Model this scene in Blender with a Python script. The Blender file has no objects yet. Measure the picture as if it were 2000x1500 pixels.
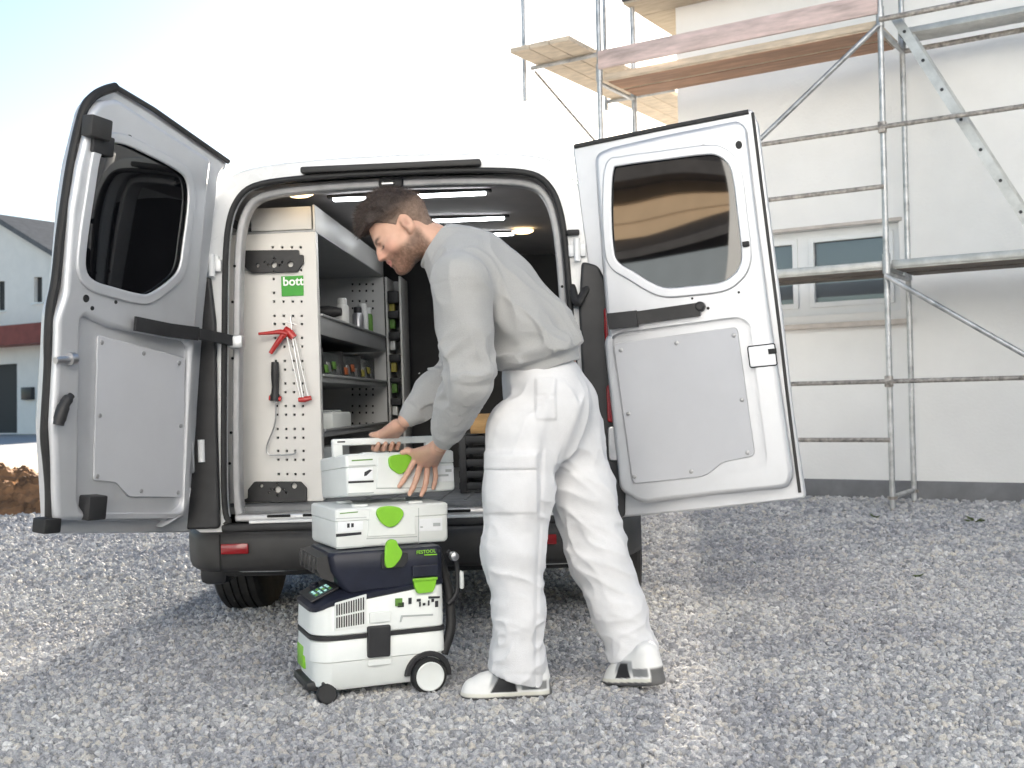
import bpy, bmesh, math, random
import numpy as np
from mathutils import Vector, Matrix
R_ = math.radians
random.seed(7); rng = np.random.default_rng(7)
scene = bpy.context.scene
COL = scene.collection

# ---------------------------------------------------------------- camera
FPX = 2200.0                                   # focal length in pixels of a 2000 px wide picture
cam_d = bpy.data.cameras.new('camera'); cam = bpy.data.objects.new('camera', cam_d); COL.objects.link(cam)
cam_d.sensor_width = 36.0; cam_d.lens = 36.0*FPX/2000; cam_d.clip_start = 0.05; cam_d.clip_end = 3000
CAM_M = Matrix.Translation((0, 0, .95)) @ Matrix.Rotation(R_(90.9), 4, 'X') @ Matrix.Rotation(R_(-1.2), 4, 'Z')
cam.matrix_world = CAM_M
cam_d.dof.use_dof = True; cam_d.dof.focus_distance = 3.9; cam_d.dof.aperture_fstop = 6.3
scene.camera = cam

# ---------------------------------------------------------------- sky, sun, exposure
SUN_AZ, SUN_EL = R_(8.0), R_(13.5)             # azimuth to the right of the view axis (+Y)
world = bpy.data.worlds.new('World'); scene.world = world; world.use_nodes = True
wn = world.node_tree.nodes; wl = world.node_tree.links
sky = wn.new('ShaderNodeTexSky'); sky.sky_type = 'NISHITA'; sky.sun_disc = False
sky.sun_elevation = SUN_EL; sky.sun_rotation = SUN_AZ; sky.altitude = 300; sky.air_density = 1.0; sky.dust_density = 0.6; sky.ozone_density = 1.3
bg = wn['Background']; bg.inputs[1].default_value = 0.05
wl.new(sky.outputs[0], bg.inputs[0])
sun_d = bpy.data.lights.new('sun', 'SUN'); sun_d.energy = 5.0; sun_d.angle = R_(0.9); sun_d.color = (1, .90, .76)
sun = bpy.data.objects.new('sun', sun_d); COL.objects.link(sun)
SUN_DIR = Vector((math.sin(SUN_AZ)*math.cos(SUN_EL), math.cos(SUN_AZ)*math.cos(SUN_EL), math.sin(SUN_EL)))
sun.matrix_world = Matrix.Translation(SUN_DIR*60) @ SUN_DIR.to_track_quat('Z', 'Y').to_matrix().to_4x4()
vs = scene.view_settings; vs.view_transform = 'Standard'; vs.look = 'None'; vs.gamma = 1.0; vs.use_curve_mapping = False
vs.exposure = 2.28
scene.render.engine = 'CYCLES'
scene.cycles.max_bounces = 8; scene.cycles.diffuse_bounces = 4; scene.cycles.glossy_bounces = 4
scene.cycles.transparent_max_bounces = 12; scene.cycles.sample_clamp_indirect = 6.0
try: scene.cycles.use_denoising = True
except Exception: pass

# ---------------------------------------------------------------- pixel -> direction helpers
def ray(x, y): return CAM_M.to_3x3() @ Vector(((x-1000)/FPX, -(y-750)/FPX, -1))
def hit(x, y, p, n):
    d = ray(x, y); o = CAM_M.translation
    return o + d*((Vector(p)-o).dot(n)/d.dot(n))
def gnd(x, y, z=0.0): return hit(x, y, (0, 0, z), Vector((0, 0, 1)))
class Frame:
    """a plane with its own axes: maps pixels that lie on it to (u, v)"""
    def __init__(s, M): s.M = M; s.I = M.inverted()
    def px(s, x, y, off=0.0):                      # plane z = off of the frame
        n = s.M.to_3x3().col[2]; p = s.M @ Vector((0, 0, off))
        q = s.I @ hit(x, y, p, n); return (q.x, q.y)
    def pts(s, l, off=0.0): return [s.px(a, b, off) for a, b in l]

# ---------------------------------------------------------------- materials
MATS = {}
def mat(name, col, rough=.5, metal=0.0, var=0.0, vscale=8.0, bump=0.0, bscale=60.0, spec=.5, emit=None, coat=0.0, trans=0.0, ior=1.45,
        grime=0.0, sheen=0.0, stretch=None, subs=0.0, rvar=0.0):
    m = bpy.data.materials.new(name); m.use_nodes = True; MATS[name] = m
    N = m.node_tree.nodes; L = m.node_tree.links; b = N['Principled BSDF']
    b.inputs['Base Color'].default_value = (*col, 1); b.inputs['Roughness'].default_value = rough; b.inputs['Metallic'].default_value = metal
    b.inputs['Specular IOR Level'].default_value = spec; b.inputs['IOR'].default_value = ior
    if coat: b.inputs['Coat Weight'].default_value = coat; b.inputs['Coat Roughness'].default_value = .06
    if trans: b.inputs['Transmission Weight'].default_value = trans
    if sheen: b.inputs['Sheen Weight'].default_value = sheen; b.inputs['Sheen Roughness'].default_value = .6
    if subs: b.inputs['Subsurface Weight'].default_value = subs; b.inputs['Subsurface Radius'].default_value = (.012, .005, .003)
    if emit: b.inputs['Emission Color'].default_value = (*emit[0], 1); b.inputs['Emission Strength'].default_value = emit[1]
    tc = N.new('ShaderNodeTexCoord'); src = tc.outputs['Object']
    if stretch:
        mp = N.new('ShaderNodeMapping'); mp.inputs['Scale'].default_value = stretch; L.new(src, mp.inputs[0]); src = mp.outputs[0]
    if var or grime:
        n1 = N.new('ShaderNodeTexNoise'); n1.inputs['Scale'].default_value = vscale; n1.inputs['Detail'].default_value = 5; n1.inputs['Roughness'].default_value = .62
        L.new(src, n1.inputs['Vector'])
        mx = N.new('ShaderNodeMix'); mx.data_type = 'RGBA'
        k = max(var, grime)
        lo = tuple(max(0, c*(1-k)) for c in col); hi = tuple(min(1, c*(1+var)) for c in col)
        if grime: lo = tuple(c*(1-grime)+g*grime for c, g in zip(col, (.22, .2, .17)))
        mx.inputs[6].default_value = (*lo, 1); mx.inputs[7].default_value = (*hi, 1)
        rp = N.new('ShaderNodeValToRGB'); rp.color_ramp.elements[0].position = .3; rp.color_ramp.elements[1].position = .68
        L.new(n1.outputs[0], rp.inputs[0]); L.new(rp.outputs[0], mx.inputs[0]); L.new(mx.outputs[2], b.inputs['Base Color'])
        if rvar:
            mr = N.new('ShaderNodeMapRange'); mr.inputs[3].default_value = max(.02, rough-rvar); mr.inputs[4].default_value = min(1, rough+rvar)
            L.new(n1.outputs[0], mr.inputs[0]); L.new(mr.outputs[0], b.inputs['Roughness'])
    if bump:
        n2 = N.new('ShaderNodeTexNoise'); n2.inputs['Scale'].default_value = bscale; n2.inputs['Detail'].default_value = 4
        L.new(src, n2.inputs['Vector'])
        bp = N.new('ShaderNodeBump'); bp.inputs['Strength'].default_value = bump; bp.inputs['Distance'].default_value = .01
        L.new(n2.outputs[0], bp.inputs['Height']); L.new(bp.outputs[0], b.inputs['Normal'])
    return m

# ---------------------------------------------------------------- object helpers
def tag(o, label=None, cat=None, group=None, kind=None):
    if label: o['label'] = label
    if cat: o['category'] = cat
    if group: o['group'] = group
    if kind: o['kind'] = kind
    return o
def thing(name, label, cat, M=None, group=None):
    o = bpy.data.objects.new(name, None); COL.objects.link(o); o.empty_display_size = .1
    if M is not None: o.matrix_world = M
    return tag(o, label, cat, group)
def link(name, me, m, parent=None, smooth=True, angle=None):
    o = bpy.data.objects.new(name, me); COL.objects.link(o)
    if m is not None:
        me.materials.clear(); me.materials.append(MATS[m] if isinstance(m, str) else m)
    if smooth is not None and len(me.polygons):
        me.polygons.foreach_set('use_smooth', [bool(smooth)]*len(me.polygons))
        if smooth and angle: me.set_sharp_from_angle(angle=R_(angle))
    if parent: o.parent = parent
    return o
def copy_tree(o, parent=None):
    c = o.copy(); COL.objects.link(c); c.parent = parent
    for ch in list(o.children): copy_tree(ch, c)
    return c
class MB:
    """collects simple shapes into one mesh"""
    def __init__(s): s.bm = bmesh.new()
    def _add(s, verts, faces, M=None):
        vv = [s.bm.verts.new((M @ Vector(v)) if M is not None else v) for v in verts]
        out = []
        for f in faces:
            try: out.append(s.bm.faces.new([vv[i] for i in f]))
            except ValueError: pass
        return vv, out
    def box(s, c, d, bev=0.0, M=None, seg=2):
        x, y, z = (k/2 for k in d); cx, cy, cz = c
        P = [(cx+a*x, cy+b*y, cz+e*z) for a in (-1, 1) for b in (-1, 1) for e in (-1, 1)]
        Fc = [(0, 1, 3, 2), (4, 6, 7, 5), (0, 4, 5, 1), (2, 3, 7, 6), (0, 2, 6, 4), (1, 5, 7, 3)]
        vv, ff = s._add(P, Fc, M)
        if bev > 0:
            es = list({e for f in ff for e in f.edges})
            bmesh.ops.bevel(s.bm, geom=es, offset=min(bev, min(d)*.45), segments=seg, profile=.5, affect='EDGES', clamp_overlap=True)
        return s
    def tube(s, pts, r, n=10, caps=True, closed=False):
        pts = [Vector(p) for p in pts]; k = len(pts); rs = r if isinstance(r, (list, tuple)) else [r]*k
        rings = []; up = None
        for i, p in enumerate(pts):
            if closed: t = pts[(i+1) % k]-pts[i-1]
            else: t = pts[min(i+1, k-1)]-pts[max(i-1, 0)]
            t.normalize()
            if up is None:
                up = Vector((0, 0, 1)) if abs(t.z) < .9 else Vector((1, 0, 0))
            a = (up - t*up.dot(t))
            if a.length < 1e-4: a = t.orthogonal()
            a.normalize(); up = a; b = t.cross(a)
            rings.append([s.bm.verts.new(p+(a*math.cos(2*math.pi*j/n)+b*math.sin(2*math.pi*j/n))*rs[i]) for j in range(n)])
        m = k if closed else k-1
        for i in range(m):
            A, B = rings[i], rings[(i+1) % k]
            for j in range(n):
                s.bm.faces.new((A[j], A[(j+1) % n], B[(j+1) % n], B[j]))
        if caps and not closed:
            s.bm.faces.new(rings[0][::-1]); s.bm.faces.new(rings[-1])
        return s
    def strip(s, pts, w, h, nrm, closed=False):
        """a bar of section w x h swept along pts; nrm = direction of h"""
        pts = [Vector(p) for p in pts]; k = len(pts); nrm = Vector(nrm).normalized(); rings = []
        for i, p in enumerate(pts):
            t = (pts[(i+1) % k]-pts[i-1]) if closed else pts[min(i+1, k-1)]-pts[max(i-1, 0)]
            t.normalize(); b = t.cross(nrm); b.normalize()
            rings.append([s.bm.verts.new(p+b*(w/2*a)+nrm*(h/2*c)) for a, c in ((-1, -1), (1, -1), (1, 1), (-1, 1))])
        m = k if closed else k-1
        for i in range(m):
            A, B = rings[i], rings[(i+1) % k]
            for j in range(4): s.bm.faces.new((A[j], A[(j+1) % 4], B[(j+1) % 4], B[j]))
        if not closed: s.bm.faces.new(rings[0][::-1]); s.bm.faces.new(rings[-1])
        return s
    def cyl(s, a, b, r, n=20, r2=None): return s.tube([a, b], [r, r if r2 is None else r2], n)
    def lathe(s, prof, n=28, M=None):
        rings = []
        for r, z in prof:
            rings.append([s.bm.verts.new((M or Matrix()) @ Vector((r*math.cos(2*math.pi*j/n), r*math.sin(2*math.pi*j/n), z))) for j in range(n)])
        for A, B in zip(rings, rings[1:]):
            for j in range(n): s.bm.faces.new((A[j], A[(j+1) % n], B[(j+1) % n], B[j]))
        s.bm.faces.new(rings[0][::-1]); s.bm.faces.new(rings[-1]); return s
    def loft(s, rings, cap=True, M=None):
        V = [[s.bm.verts.new((M @ Vector(p)) if M is not None else p) for p in r] for r in rings]
        n = len(V[0])
        for A, B in zip(V, V[1:]):
            for j in range(n): s.bm.faces.new((A[j], A[(j+1) % n], B[(j+1) % n], B[j]))
        if cap: s.bm.faces.new(V[0][::-1]); s.bm.faces.new(V[-1])
        return s
    def poly(s, pts): s.bm.faces.new([s.bm.verts.new(p) for p in pts]); return s
    def build(s, name, m, parent=None, smooth=True, angle=35, M=None):
        bmesh.ops.remove_doubles(s.bm, verts=s.bm.verts, dist=1e-6)
        bmesh.ops.recalc_face_normals(s.bm, faces=s.bm.faces)
        if M is not None: s.bm.transform(M)
        me = bpy.data.meshes.new(name); s.bm.to_mesh(me); s.bm.free()
        return link(name, me, m, parent, smooth, angle)
def round_poly(pts, r, n=5):
    """rounds the corners of a 2D polygon; r one number or one per corner"""
    k = len(pts); out = []
    rs = r if isinstance(r, (list, tuple)) else [r]*k
    for i in range(k):
        p = Vector(pts[i]); a = Vector(pts[i-1])-p; b = Vector(pts[(i+1) % k])-p
        la, lb = a.length, b.length; ri = rs[i]
        if ri <= 0: out.append(tuple(p)); continue
        d = min(ri, la*.48, lb*.48); A = p+a*(d/la); B = p+b*(d/lb)
        for j in range(n+1):
            t = j/n; q = A*(1-t)**2+p*2*t*(1-t)+B*t*t; out.append((q.x, q.y))
    return out
def smooth_poly(pts, sub=6):
    """closed Catmull-Rom through 2D points"""
    k = len(pts); out = []
    P = [np.array(p, float) for p in pts]
    for i in range(k):
        p0, p1, p2, p3 = P[i-1], P[i], P[(i+1) % k], P[(i+2) % k]
        for j in range(sub):
            t = j/sub
            q = .5*((2*p1)+(-p0+p2)*t+(2*p0-5*p1+4*p2-p3)*t*t+(-p0+3*p1-3*p2+p3)*t**3); out.append(tuple(q))
    return out
def spline(pts, sub=8):
    """open Catmull-Rom in any dimension"""
    P = [np.array(p, float) for p in pts]; P = [2*P[0]-P[1]]+P+[2*P[-1]-P[-2]]; out = []
    for i in range(1, len(P)-2):
        p0, p1, p2, p3 = P[i-1:i+3]
        for j in range(sub):
            t = j/sub
            out.append(tuple(.5*((2*p1)+(-p0+p2)*t+(2*p0-5*p1+4*p2-p3)*t*t+(-p0+3*p1-3*p2+p3)*t**3)))
    out.append(tuple(P[-2])); return out
def inset(pts, d):
    """moves a closed 2D outline inwards by d (outwards if negative)"""
    k = len(pts); A = sum(pts[i-1][0]*pts[i][1]-pts[i][0]*pts[i-1][1] for i in range(k)); sg = 1 if A > 0 else -1
    out = []
    for i in range(k):
        p0, p1, p2 = Vector(pts[i-1]), Vector(pts[i]), Vector(pts[(i+1) % k])
        t1 = (p1-p0); t2 = (p2-p1)
        if t1.length < 1e-9 or t2.length < 1e-9: continue
        n1 = Vector((-t1.y, t1.x)).normalized(); n2 = Vector((-t2.y, t2.x)).normalized()
        b = (n1+n2); b.normalize(); c = max(.35, b.dot(n1))
        q = p1+b*(sg*d/c); out.append((q.x, q.y))
    return out
def clean(pts, d=.012, it=2):
    out = []
    for p in pts:
        if not out or math.hypot(p[0]-out[-1][0], p[1]-out[-1][1]) > d: out.append(p)
    if math.hypot(out[0][0]-out[-1][0], out[0][1]-out[-1][1]) < d: out.pop()
    for _ in range(it): out = [((out[i-1][0]+2*out[i][0]+out[(i+1) % len(out)][0])/4, (out[i-1][1]+2*out[i][1]+out[(i+1) % len(out)][1])/4) for i in range(len(out))]
    return out
def plate_mesh(name, outline, holes, z0, z1, bev, M=None, bres=2):
    """flat plate with holes between local z0 and z1, rounded edges"""
    cu = bpy.data.curves.new(name, 'CURVE'); cu.dimensions = '2D'; cu.fill_mode = 'BOTH'
    for pl in [inset(outline, bev)]+[inset(h, -bev) for h in holes]:
        sp = cu.splines.new('POLY'); sp.points.add(len(pl)-1)
        for q, p in zip(sp.points, pl): q.co = (p[0], p[1], 0, 1)
        sp.use_cyclic_u = True
    cu.extrude = max(1e-5, (z1-z0)/2-bev); cu.bevel_depth = bev; cu.bevel_resolution = bres
    ob = bpy.data.objects.new(name, cu); COL.objects.link(ob)
    bpy.context.view_layer.update()
    me = bpy.data.meshes.new_from_object(ob.evaluated_get(bpy.context.evaluated_depsgraph_get()))
    bpy.data.objects.remove(ob); bpy.data.curves.remove(cu)
    me.transform(Matrix.Translation((0, 0, (z0+z1)/2)))
    if M is not None: me.transform(M)
    me.name = name
    return me
def plate(name, outline, holes, z0, z1, bev, m, parent=None, M=None, bres=2, angle=30):
    return link(name, plate_mesh(name, outline, holes, z0, z1, bev, M, bres), m, parent, True, angle)
def text_mesh(name, body, size, depth, M, spacing=1.0, bold=0.0):
    cu = bpy.data.curves.new(name, 'FONT'); cu.body = body; cu.size = size; cu.extrude = depth; cu.align_x = 'CENTER'; cu.align_y = 'CENTER'
    cu.space_character = spacing; cu.offset = bold; cu.resolution_u = 3
    ob = bpy.data.objects.new(name, cu); COL.objects.link(ob); bpy.context.view_layer.update()
    me = bpy.data.meshes.new_from_object(ob.evaluated_get(bpy.context.evaluated_depsgraph_get()))
    bpy.data.objects.remove(ob); bpy.data.curves.remove(cu); me.transform(M); return me
def frame_mat(o, x, y, z):
    return Matrix(((x[0], y[0], z[0], o[0]), (x[1], y[1], z[1], o[1]), (x[2], y[2], z[2], o[2]), (0, 0, 0, 1)))

# the palette
def wavy(name, scale, strength):
    N = MATS[name].node_tree.nodes; L = MATS[name].node_tree.links
    tc = N.new('ShaderNodeTexCoord'); n = N.new('ShaderNodeTexNoise'); n.inputs['Scale'].default_value = scale; n.inputs['Detail'].default_value = 0
    L.new(tc.outputs['Object'], n.inputs['Vector']); bp = N.new('ShaderNodeBump'); bp.inputs['Strength'].default_value = strength; bp.inputs['Distance'].default_value = .05
    L.new(n.outputs[0], bp.inputs['Height']); L.new(bp.outputs[0], N['Principled BSDF'].inputs['Normal'])
mat('white_paint', (.72, .73, .74), .28, 0, .03, 3, coat=.6, spec=.5, rvar=.05)
mat('door_paint', (.60, .61, .635), .42, .5, .05, 4, rvar=.05)
mat('liner_panel', (.50, .51, .54), .55, 0, .04, 3, bump=.02, bscale=200)
mat('black_rubber', (.018, .018, .019), .62, 0, .25, 20, bump=.05, bscale=80)
mat('black_plastic', (.025, .025, .027), .5, 0, .2, 12, bump=.03, bscale=150)
mat('grey_plastic', (.036, .035, .035), .58, 0, .25, 6, bump=.05, bscale=220)
mat('dark_glass', (.004, .004, .005), .02, 0, spec=.5, ior=1.75)
mat('tail_red', (.24, .010, .013), .18, 0, .15, 10, coat=.5)
mat('steel', (.55, .55, .56), .32, .9, .15, 14, rvar=.1)
mat('zinc', (.52, .53, .54), .45, .85, .22, 18, rvar=.15)
mat('screw_grey', (.4, .4, .41), .4, .6)
mat('hole_dark', (.01, .01, .01), .9)
mat('warm_lamp', (1, .8, .5), .4, emit=((1, .72, .38), 1.1))
mat('led', (1, 1, 1), .4, emit=((.93, .97, 1), 3.5))
mat('ceiling_liner', (.42, .40, .395), .8, 0, .08, 5, bump=.05, bscale=150)
mat('van_floor', (.16, .165, .17), .5, 0, .3, 9, bump=.08, bscale=60)
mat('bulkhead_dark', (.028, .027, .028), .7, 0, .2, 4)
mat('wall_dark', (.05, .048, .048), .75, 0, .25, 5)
mat('cab_white', (.68, .665, .64), .42, 0, .03, 4, bump=.01, bscale=300)
mat('cab_grey', (.34, .345, .35), .4, .2, .06, 6)
mat('tool_red', (.45, .02, .018), .32, 0, .15, 14, coat=.3)
mat('green_sign', (.05, .33, .035), .5)
mat('print_white', (.85, .87, .84), .5)
mat('sys_body', (.74, .765, .75), .42, 0, .03, 10, bump=.025, bscale=350)
mat('sys_dark', (.43, .455, .455), .5)
mat('lime', (.22, .52, .035), .38, 0, .06, 20, bump=.02, bscale=250)
mat('navy_plastic', (.012, .014, .026), .42, 0, .3, 14, bump=.04, bscale=260)
mat('paper', (.8, .82, .84), .6, 0, .03, 30)
mat('ink', (.03, .03, .035), .6)
wavy('dark_glass', 2.0, .13)
# ================================================================ the site: ground, gravel, buildings, scaffold
def gravel_material(name, scale, bump):
    m = bpy.data.materials.new(name); m.use_nodes = True; MATS[name] = m
    N = m.node_tree.nodes; L = m.node_tree.links; b = N['Principled BSDF']; b.inputs['Roughness'].default_value = .85
    tc = N.new('ShaderNodeTexCoord')
    vo = N.new('ShaderNodeTexVoronoi'); vo.inputs['Scale'].default_value = scale; L.new(tc.outputs['Object'], vo.inputs['Vector'])
    rp = N.new('ShaderNodeValToRGB'); e = rp.color_ramp.elements
    e[0].position = 0; e[0].color = (.17, .17, .175, 1); e[1].position = 1; e[1].color = (.52, .515, .51, 1)
    x = e.new(.5); x.color = (.33, .33, .335, 1)
    sp = N.new('ShaderNodeSeparateColor'); L.new(vo.outputs['Color'], sp.inputs[0]); L.new(sp.outputs[0], rp.inputs[0])
    n = N.new('ShaderNodeTexNoise'); n.inputs['Scale'].default_value = .35; n.inputs['Detail'].default_value = 4; L.new(tc.outputs['Object'], n.inputs['Vector'])
    mx = N.new('ShaderNodeMix'); mx.data_type = 'RGBA'; mx.blend_type = 'MULTIPLY'; mx.inputs[0].default_value = 1
    r2 = N.new('ShaderNodeValToRGB'); r2.color_ramp.elements[0].color = (.75, .75, .76, 1); r2.color_ramp.elements[1].color = (1.1, 1.07, 1.02, 1)
    L.new(n.outputs[0], r2.inputs[0]); L.new(rp.outputs[0], mx.inputs[6]); L.new(r2.outputs[0], mx.inputs[7]); L.new(mx.outputs[2], b.inputs['Base Color'])
    bp = N.new('ShaderNodeBump'); bp.inputs['Strength'].default_value = bump; bp.inputs['Distance'].default_value = .02; bp.invert = True
    L.new(vo.outputs['Distance'], bp.inputs['Height']); L.new(bp.outputs[0], b.inputs['Normal'])
    return m
gravel_material('gravel_ground', 42, .9)
bm = MB(); S = 1500
bm.poly([(-S, -S, 0), (S, -S, 0), (S, S, 0), (-S, S, 0)])
tag(bm.build('ground', 'gravel_ground', smooth=False), kind='structure')

# loose crushed stone: points scattered on the yard, one stone instanced on each
m = bpy.data.materials.new('crushed_stone'); m.use_nodes = True; MATS['crushed_stone'] = m
N = m.node_tree.nodes; L = m.node_tree.links; b = N['Principled BSDF']; b.inputs['Roughness'].default_value = .92; b.inputs['Specular IOR Level'].default_value = .12
oi = N.new('ShaderNodeObjectInfo'); rp = N.new('ShaderNodeValToRGB'); e = rp.color_ramp.elements
e[0].position = 0; e[0].color = (.28, .285, .30, 1); e[1].position = 1; e[1].color = (.70, .705, .72, 1)
for p, c in ((.25, (.36, .367, .39)), (.5, (.46, .468, .49)), (.72, (.54, .542, .55)), (.86, (.55, .52, .475))):
    q = e.new(p); q.color = (*c, 1)
L.new(oi.outputs['Random'], rp.inputs[0])
tc = N.new('ShaderNodeTexCoord'); n = N.new('ShaderNodeTexNoise'); n.inputs['Scale'].default_value = 3; n.inputs['Detail'].default_value = 3
L.new(tc.outputs['Object'], n.inputs['Vector']); mx = N.new('ShaderNodeMix'); mx.data_type = 'RGBA'; mx.blend_type = 'MULTIPLY'; mx.inputs[0].default_value = 1
r2 = N.new('ShaderNodeValToRGB'); r2.color_ramp.elements[0].position = .3; r2.color_ramp.elements[1].position = .7; r2.color_ramp.elements[0].color = (.7, .7, .7, 1); r2.color_ramp.elements[1].color = (1.15, 1.15, 1.15, 1)
L.new(n.outputs[0], r2.inputs[0]); L.new(rp.outputs[0], mx.inputs[6]); L.new(r2.outputs[0], mx.inputs[7])
pn = N.new('ShaderNodeTexNoise'); pn.inputs['Scale'].default_value = 1.1; pn.inputs['Detail'].default_value = 4; L.new(oi.outputs['Location'], pn.inputs['Vector'])
r3 = N.new('ShaderNodeValToRGB'); r3.color_ramp.elements[0].position = .32; r3.color_ramp.elements[1].position = .68; r3.color_ramp.elements[0].color = (.80, .80, .82, 1); r3.color_ramp.elements[1].color = (1.12, 1.11, 1.08, 1)
m3 = N.new('ShaderNodeMix'); m3.data_type = 'RGBA'; m3.blend_type = 'MULTIPLY'; m3.inputs[0].default_value = 1; L.new(pn.outputs[0], r3.inputs[0]); L.new(mx.outputs[2], m3.inputs[6]); L.new(r3.outputs[0], m3.inputs[7]); L.new(m3.outputs[2], b.inputs['Base Color'])
def stone_field():
    P = []; S_ = []
    for y0, y1, dens, sz in ((2.0, 4.2, 14500, .0071), (4.2, 6.2, 10500, .0079), (6.2, 9.0, 5000, .0108), (9.0, 13.0, 1900, .0155)):
        w0 = .62*y1+.5
        nn = int(dens*(2*w0)*(y1-y0))
        x = rng.uniform(-w0, w0, nn); y = rng.uniform(y0, y1, nn)
        keep = np.abs(x) < .56*y+.45
        P.append(np.stack([x, y], 1)[keep]); S_.append(np.full(keep.sum(), sz))
    P = np.concatenate(P); S_ = np.concatenate(S_)
    # keep clear of the building
    d = (P-np.array([4.27, 9.46])) @ np.array([.539, .842]); k = d < -.02
    P = P[k]; S_ = S_[k]
    S_ = S_*np.clip(rng.lognormal(-.05, .42, len(P)), .4, 1.9); z = S_*rng.uniform(-.1, .55, len(P))
    me = bpy.data.meshes.new('gravel'); me.vertices.add(len(P))
    me.vertices.foreach_set('co', np.column_stack([P, z]).astype(np.float32).ravel())
    at = me.attributes.new('stone_size', 'FLOAT', 'POINT'); at.data.foreach_set('value', S_.astype(np.float32))
    o = bpy.data.objects.new('gravel', me); COL.objects.link(o); me.materials.append(MATS['crushed_stone'])
    ng = bpy.data.node_groups.new('scatter_stones', 'GeometryNodeTree')
    ng.interface.new_socket('Geometry', in_out='INPUT', socket_type='NodeSocketGeometry'); ng.interface.new_socket('Geometry', in_out='OUTPUT', socket_type='NodeSocketGeometry')
    A = ng.nodes; K = ng.links; gi = A.new('NodeGroupInput'); go = A.new('NodeGroupOutput')
    join = A.new('GeometryNodeJoinGeometry')
    for i in range(5):
        ico = A.new('GeometryNodeMeshIcoSphere'); ico.inputs['Radius'].default_value = 1; ico.inputs['Subdivisions'].default_value = 2
        pos = A.new('GeometryNodeInputPosition'); nz = A.new('ShaderNodeTexNoise'); nz.noise_dimensions = '4D'; nz.inputs['W'].default_value = i*7.3; nz.inputs['Scale'].default_value = .9; nz.inputs['Detail'].default_value = 1.5
        K.new(pos.outputs[0], nz.inputs['Vector'])
        vm = A.new('ShaderNodeVectorMath'); vm.operation = 'SUBTRACT'; vm.inputs[1].default_value = (.5, .5, .5); K.new(nz.outputs['Color'], vm.inputs[0])
        sc = A.new('ShaderNodeVectorMath'); sc.operation = 'SCALE'; sc.inputs['Scale'].default_value = 1.9; K.new(vm.outputs[0], sc.inputs[0])
        sp = A.new('GeometryNodeSetPosition'); K.new(ico.outputs[0], sp.inputs[0]); K.new(sc.outputs[0], sp.inputs['Offset'])
        ss = A.new('GeometryNodeSetShadeSmooth'); ss.inputs['Shade Smooth'].default_value = False; K.new(sp.outputs[0], ss.inputs[0])
        sm = A.new('GeometryNodeSetMaterial'); sm.inputs['Material'].default_value = MATS['crushed_stone']; K.new(ss.outputs[0], sm.inputs[0])
        g2i = A.new('GeometryNodeGeometryToInstance'); K.new(sm.outputs[0], g2i.inputs[0]); K.new(g2i.outputs[0], join.inputs[0])
    iop = A.new('GeometryNodeInstanceOnPoints'); K.new(gi.outputs[0], iop.inputs['Points']); K.new(join.outputs[0], iop.inputs['Instance']); iop.inputs['Pick Instance'].default_value = True
    rr = A.new('FunctionNodeRandomValue'); rr.data_type = 'FLOAT_VECTOR'; rr.inputs[1].default_value = (6.283,)*3; K.new(rr.outputs[0], iop.inputs['Rotation'])
    rs = A.new('FunctionNodeRandomValue'); rs.data_type = 'FLOAT_VECTOR'; rs.inputs[0].default_value = (.7, .6, .5); rs.inputs[1].default_value = (1.35, 1.1, .95); rs.inputs['Seed'].default_value = 3
    na = A.new('GeometryNodeInputNamedAttribute'); na.data_type = 'FLOAT'; na.inputs['Name'].default_value = 'stone_size'
    ms = A.new('ShaderNodeVectorMath'); ms.operation = 'SCALE'; K.new(rs.outputs[0], ms.inputs[0]); K.new(na.outputs[0], ms.inputs['Scale']); K.new(ms.outputs[0], iop.inputs['Scale'])
    K.new(iop.outputs[0], go.inputs[0])
    md = o.modifiers.new('scatter', 'NODES'); md.node_group = ng
    tag(o, 'loose grey crushed stone covering the yard around the van', 'gravel', kind='stuff')
    print('stones', len(P))
stone_field()

# ---------------------------------------------------------------- paved apron and earth in front of the far house
mat('asphalt_pale', (.30, .31, .33), .85, 0, .12, .8, bump=.1, bscale=30)
mat('pale_gravel', (.50, .45, .37), .9, 0, .2, 1.2, bump=.4, bscale=25)
mat('soil', (.20, .105, .05), .95, 0, .55, 3.5, bump=.9, bscale=14)
bm = MB(); bm.poly([(-90, 26, .004), (-6, 26, .004), (-6, 42, .004), (-90, 42, .004)])
tag(bm.build('paved_apron', 'asphalt_pale', smooth=False), kind='structure')
bm = MB(); bm.poly([(-60, 13.4, .004), (-2.2, 13.4, .004), (-3.5, 25.99, .004), (-70, 25.99, .004)])
tag(bm.build('gravel_drive', 'pale_gravel', smooth=False), kind='structure')
def mound(name, cx, cy, rx, ry, h, m, seed, label):
    g = np.random.default_rng(seed); nx, ny = 130, 90; V = []; Fc = []
    ph = g.uniform(0, 6.28, 12); fx = g.uniform(1, 7, 12); fy = g.uniform(1, 7, 12)
    for j in range(ny):
        for i in range(nx):
            u, v = i/(nx-1)*2-1, j/(ny-1)*2-1; r = math.hypot(u, v)
            z = max(0, 1-r**1.6); z = z**.9
            nse = sum(math.sin(fx[k]*u*2.5+ph[k])*math.cos(fy[k]*v*2.5+ph[k]*1.7) for k in range(12))/12
            V.append((cx+u*rx, cy+v*ry, h*z*(1+.5*nse)+g.normal(0, .016)*(z > 0)+.05*z*abs(math.sin(u*23+v*9+ph[0])*math.cos(v*31-u*11+ph[1]))-.03))
    for j in range(ny-1):
        for i in range(nx-1): a = j*nx+i; Fc.append((a, a+1, a+nx+1, a+nx))
    me = bpy.data.meshes.new(name); me.from_pydata(V, [], Fc)
    o = link(name, me, m, None, True); return tag(o, label, 'soil')
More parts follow.
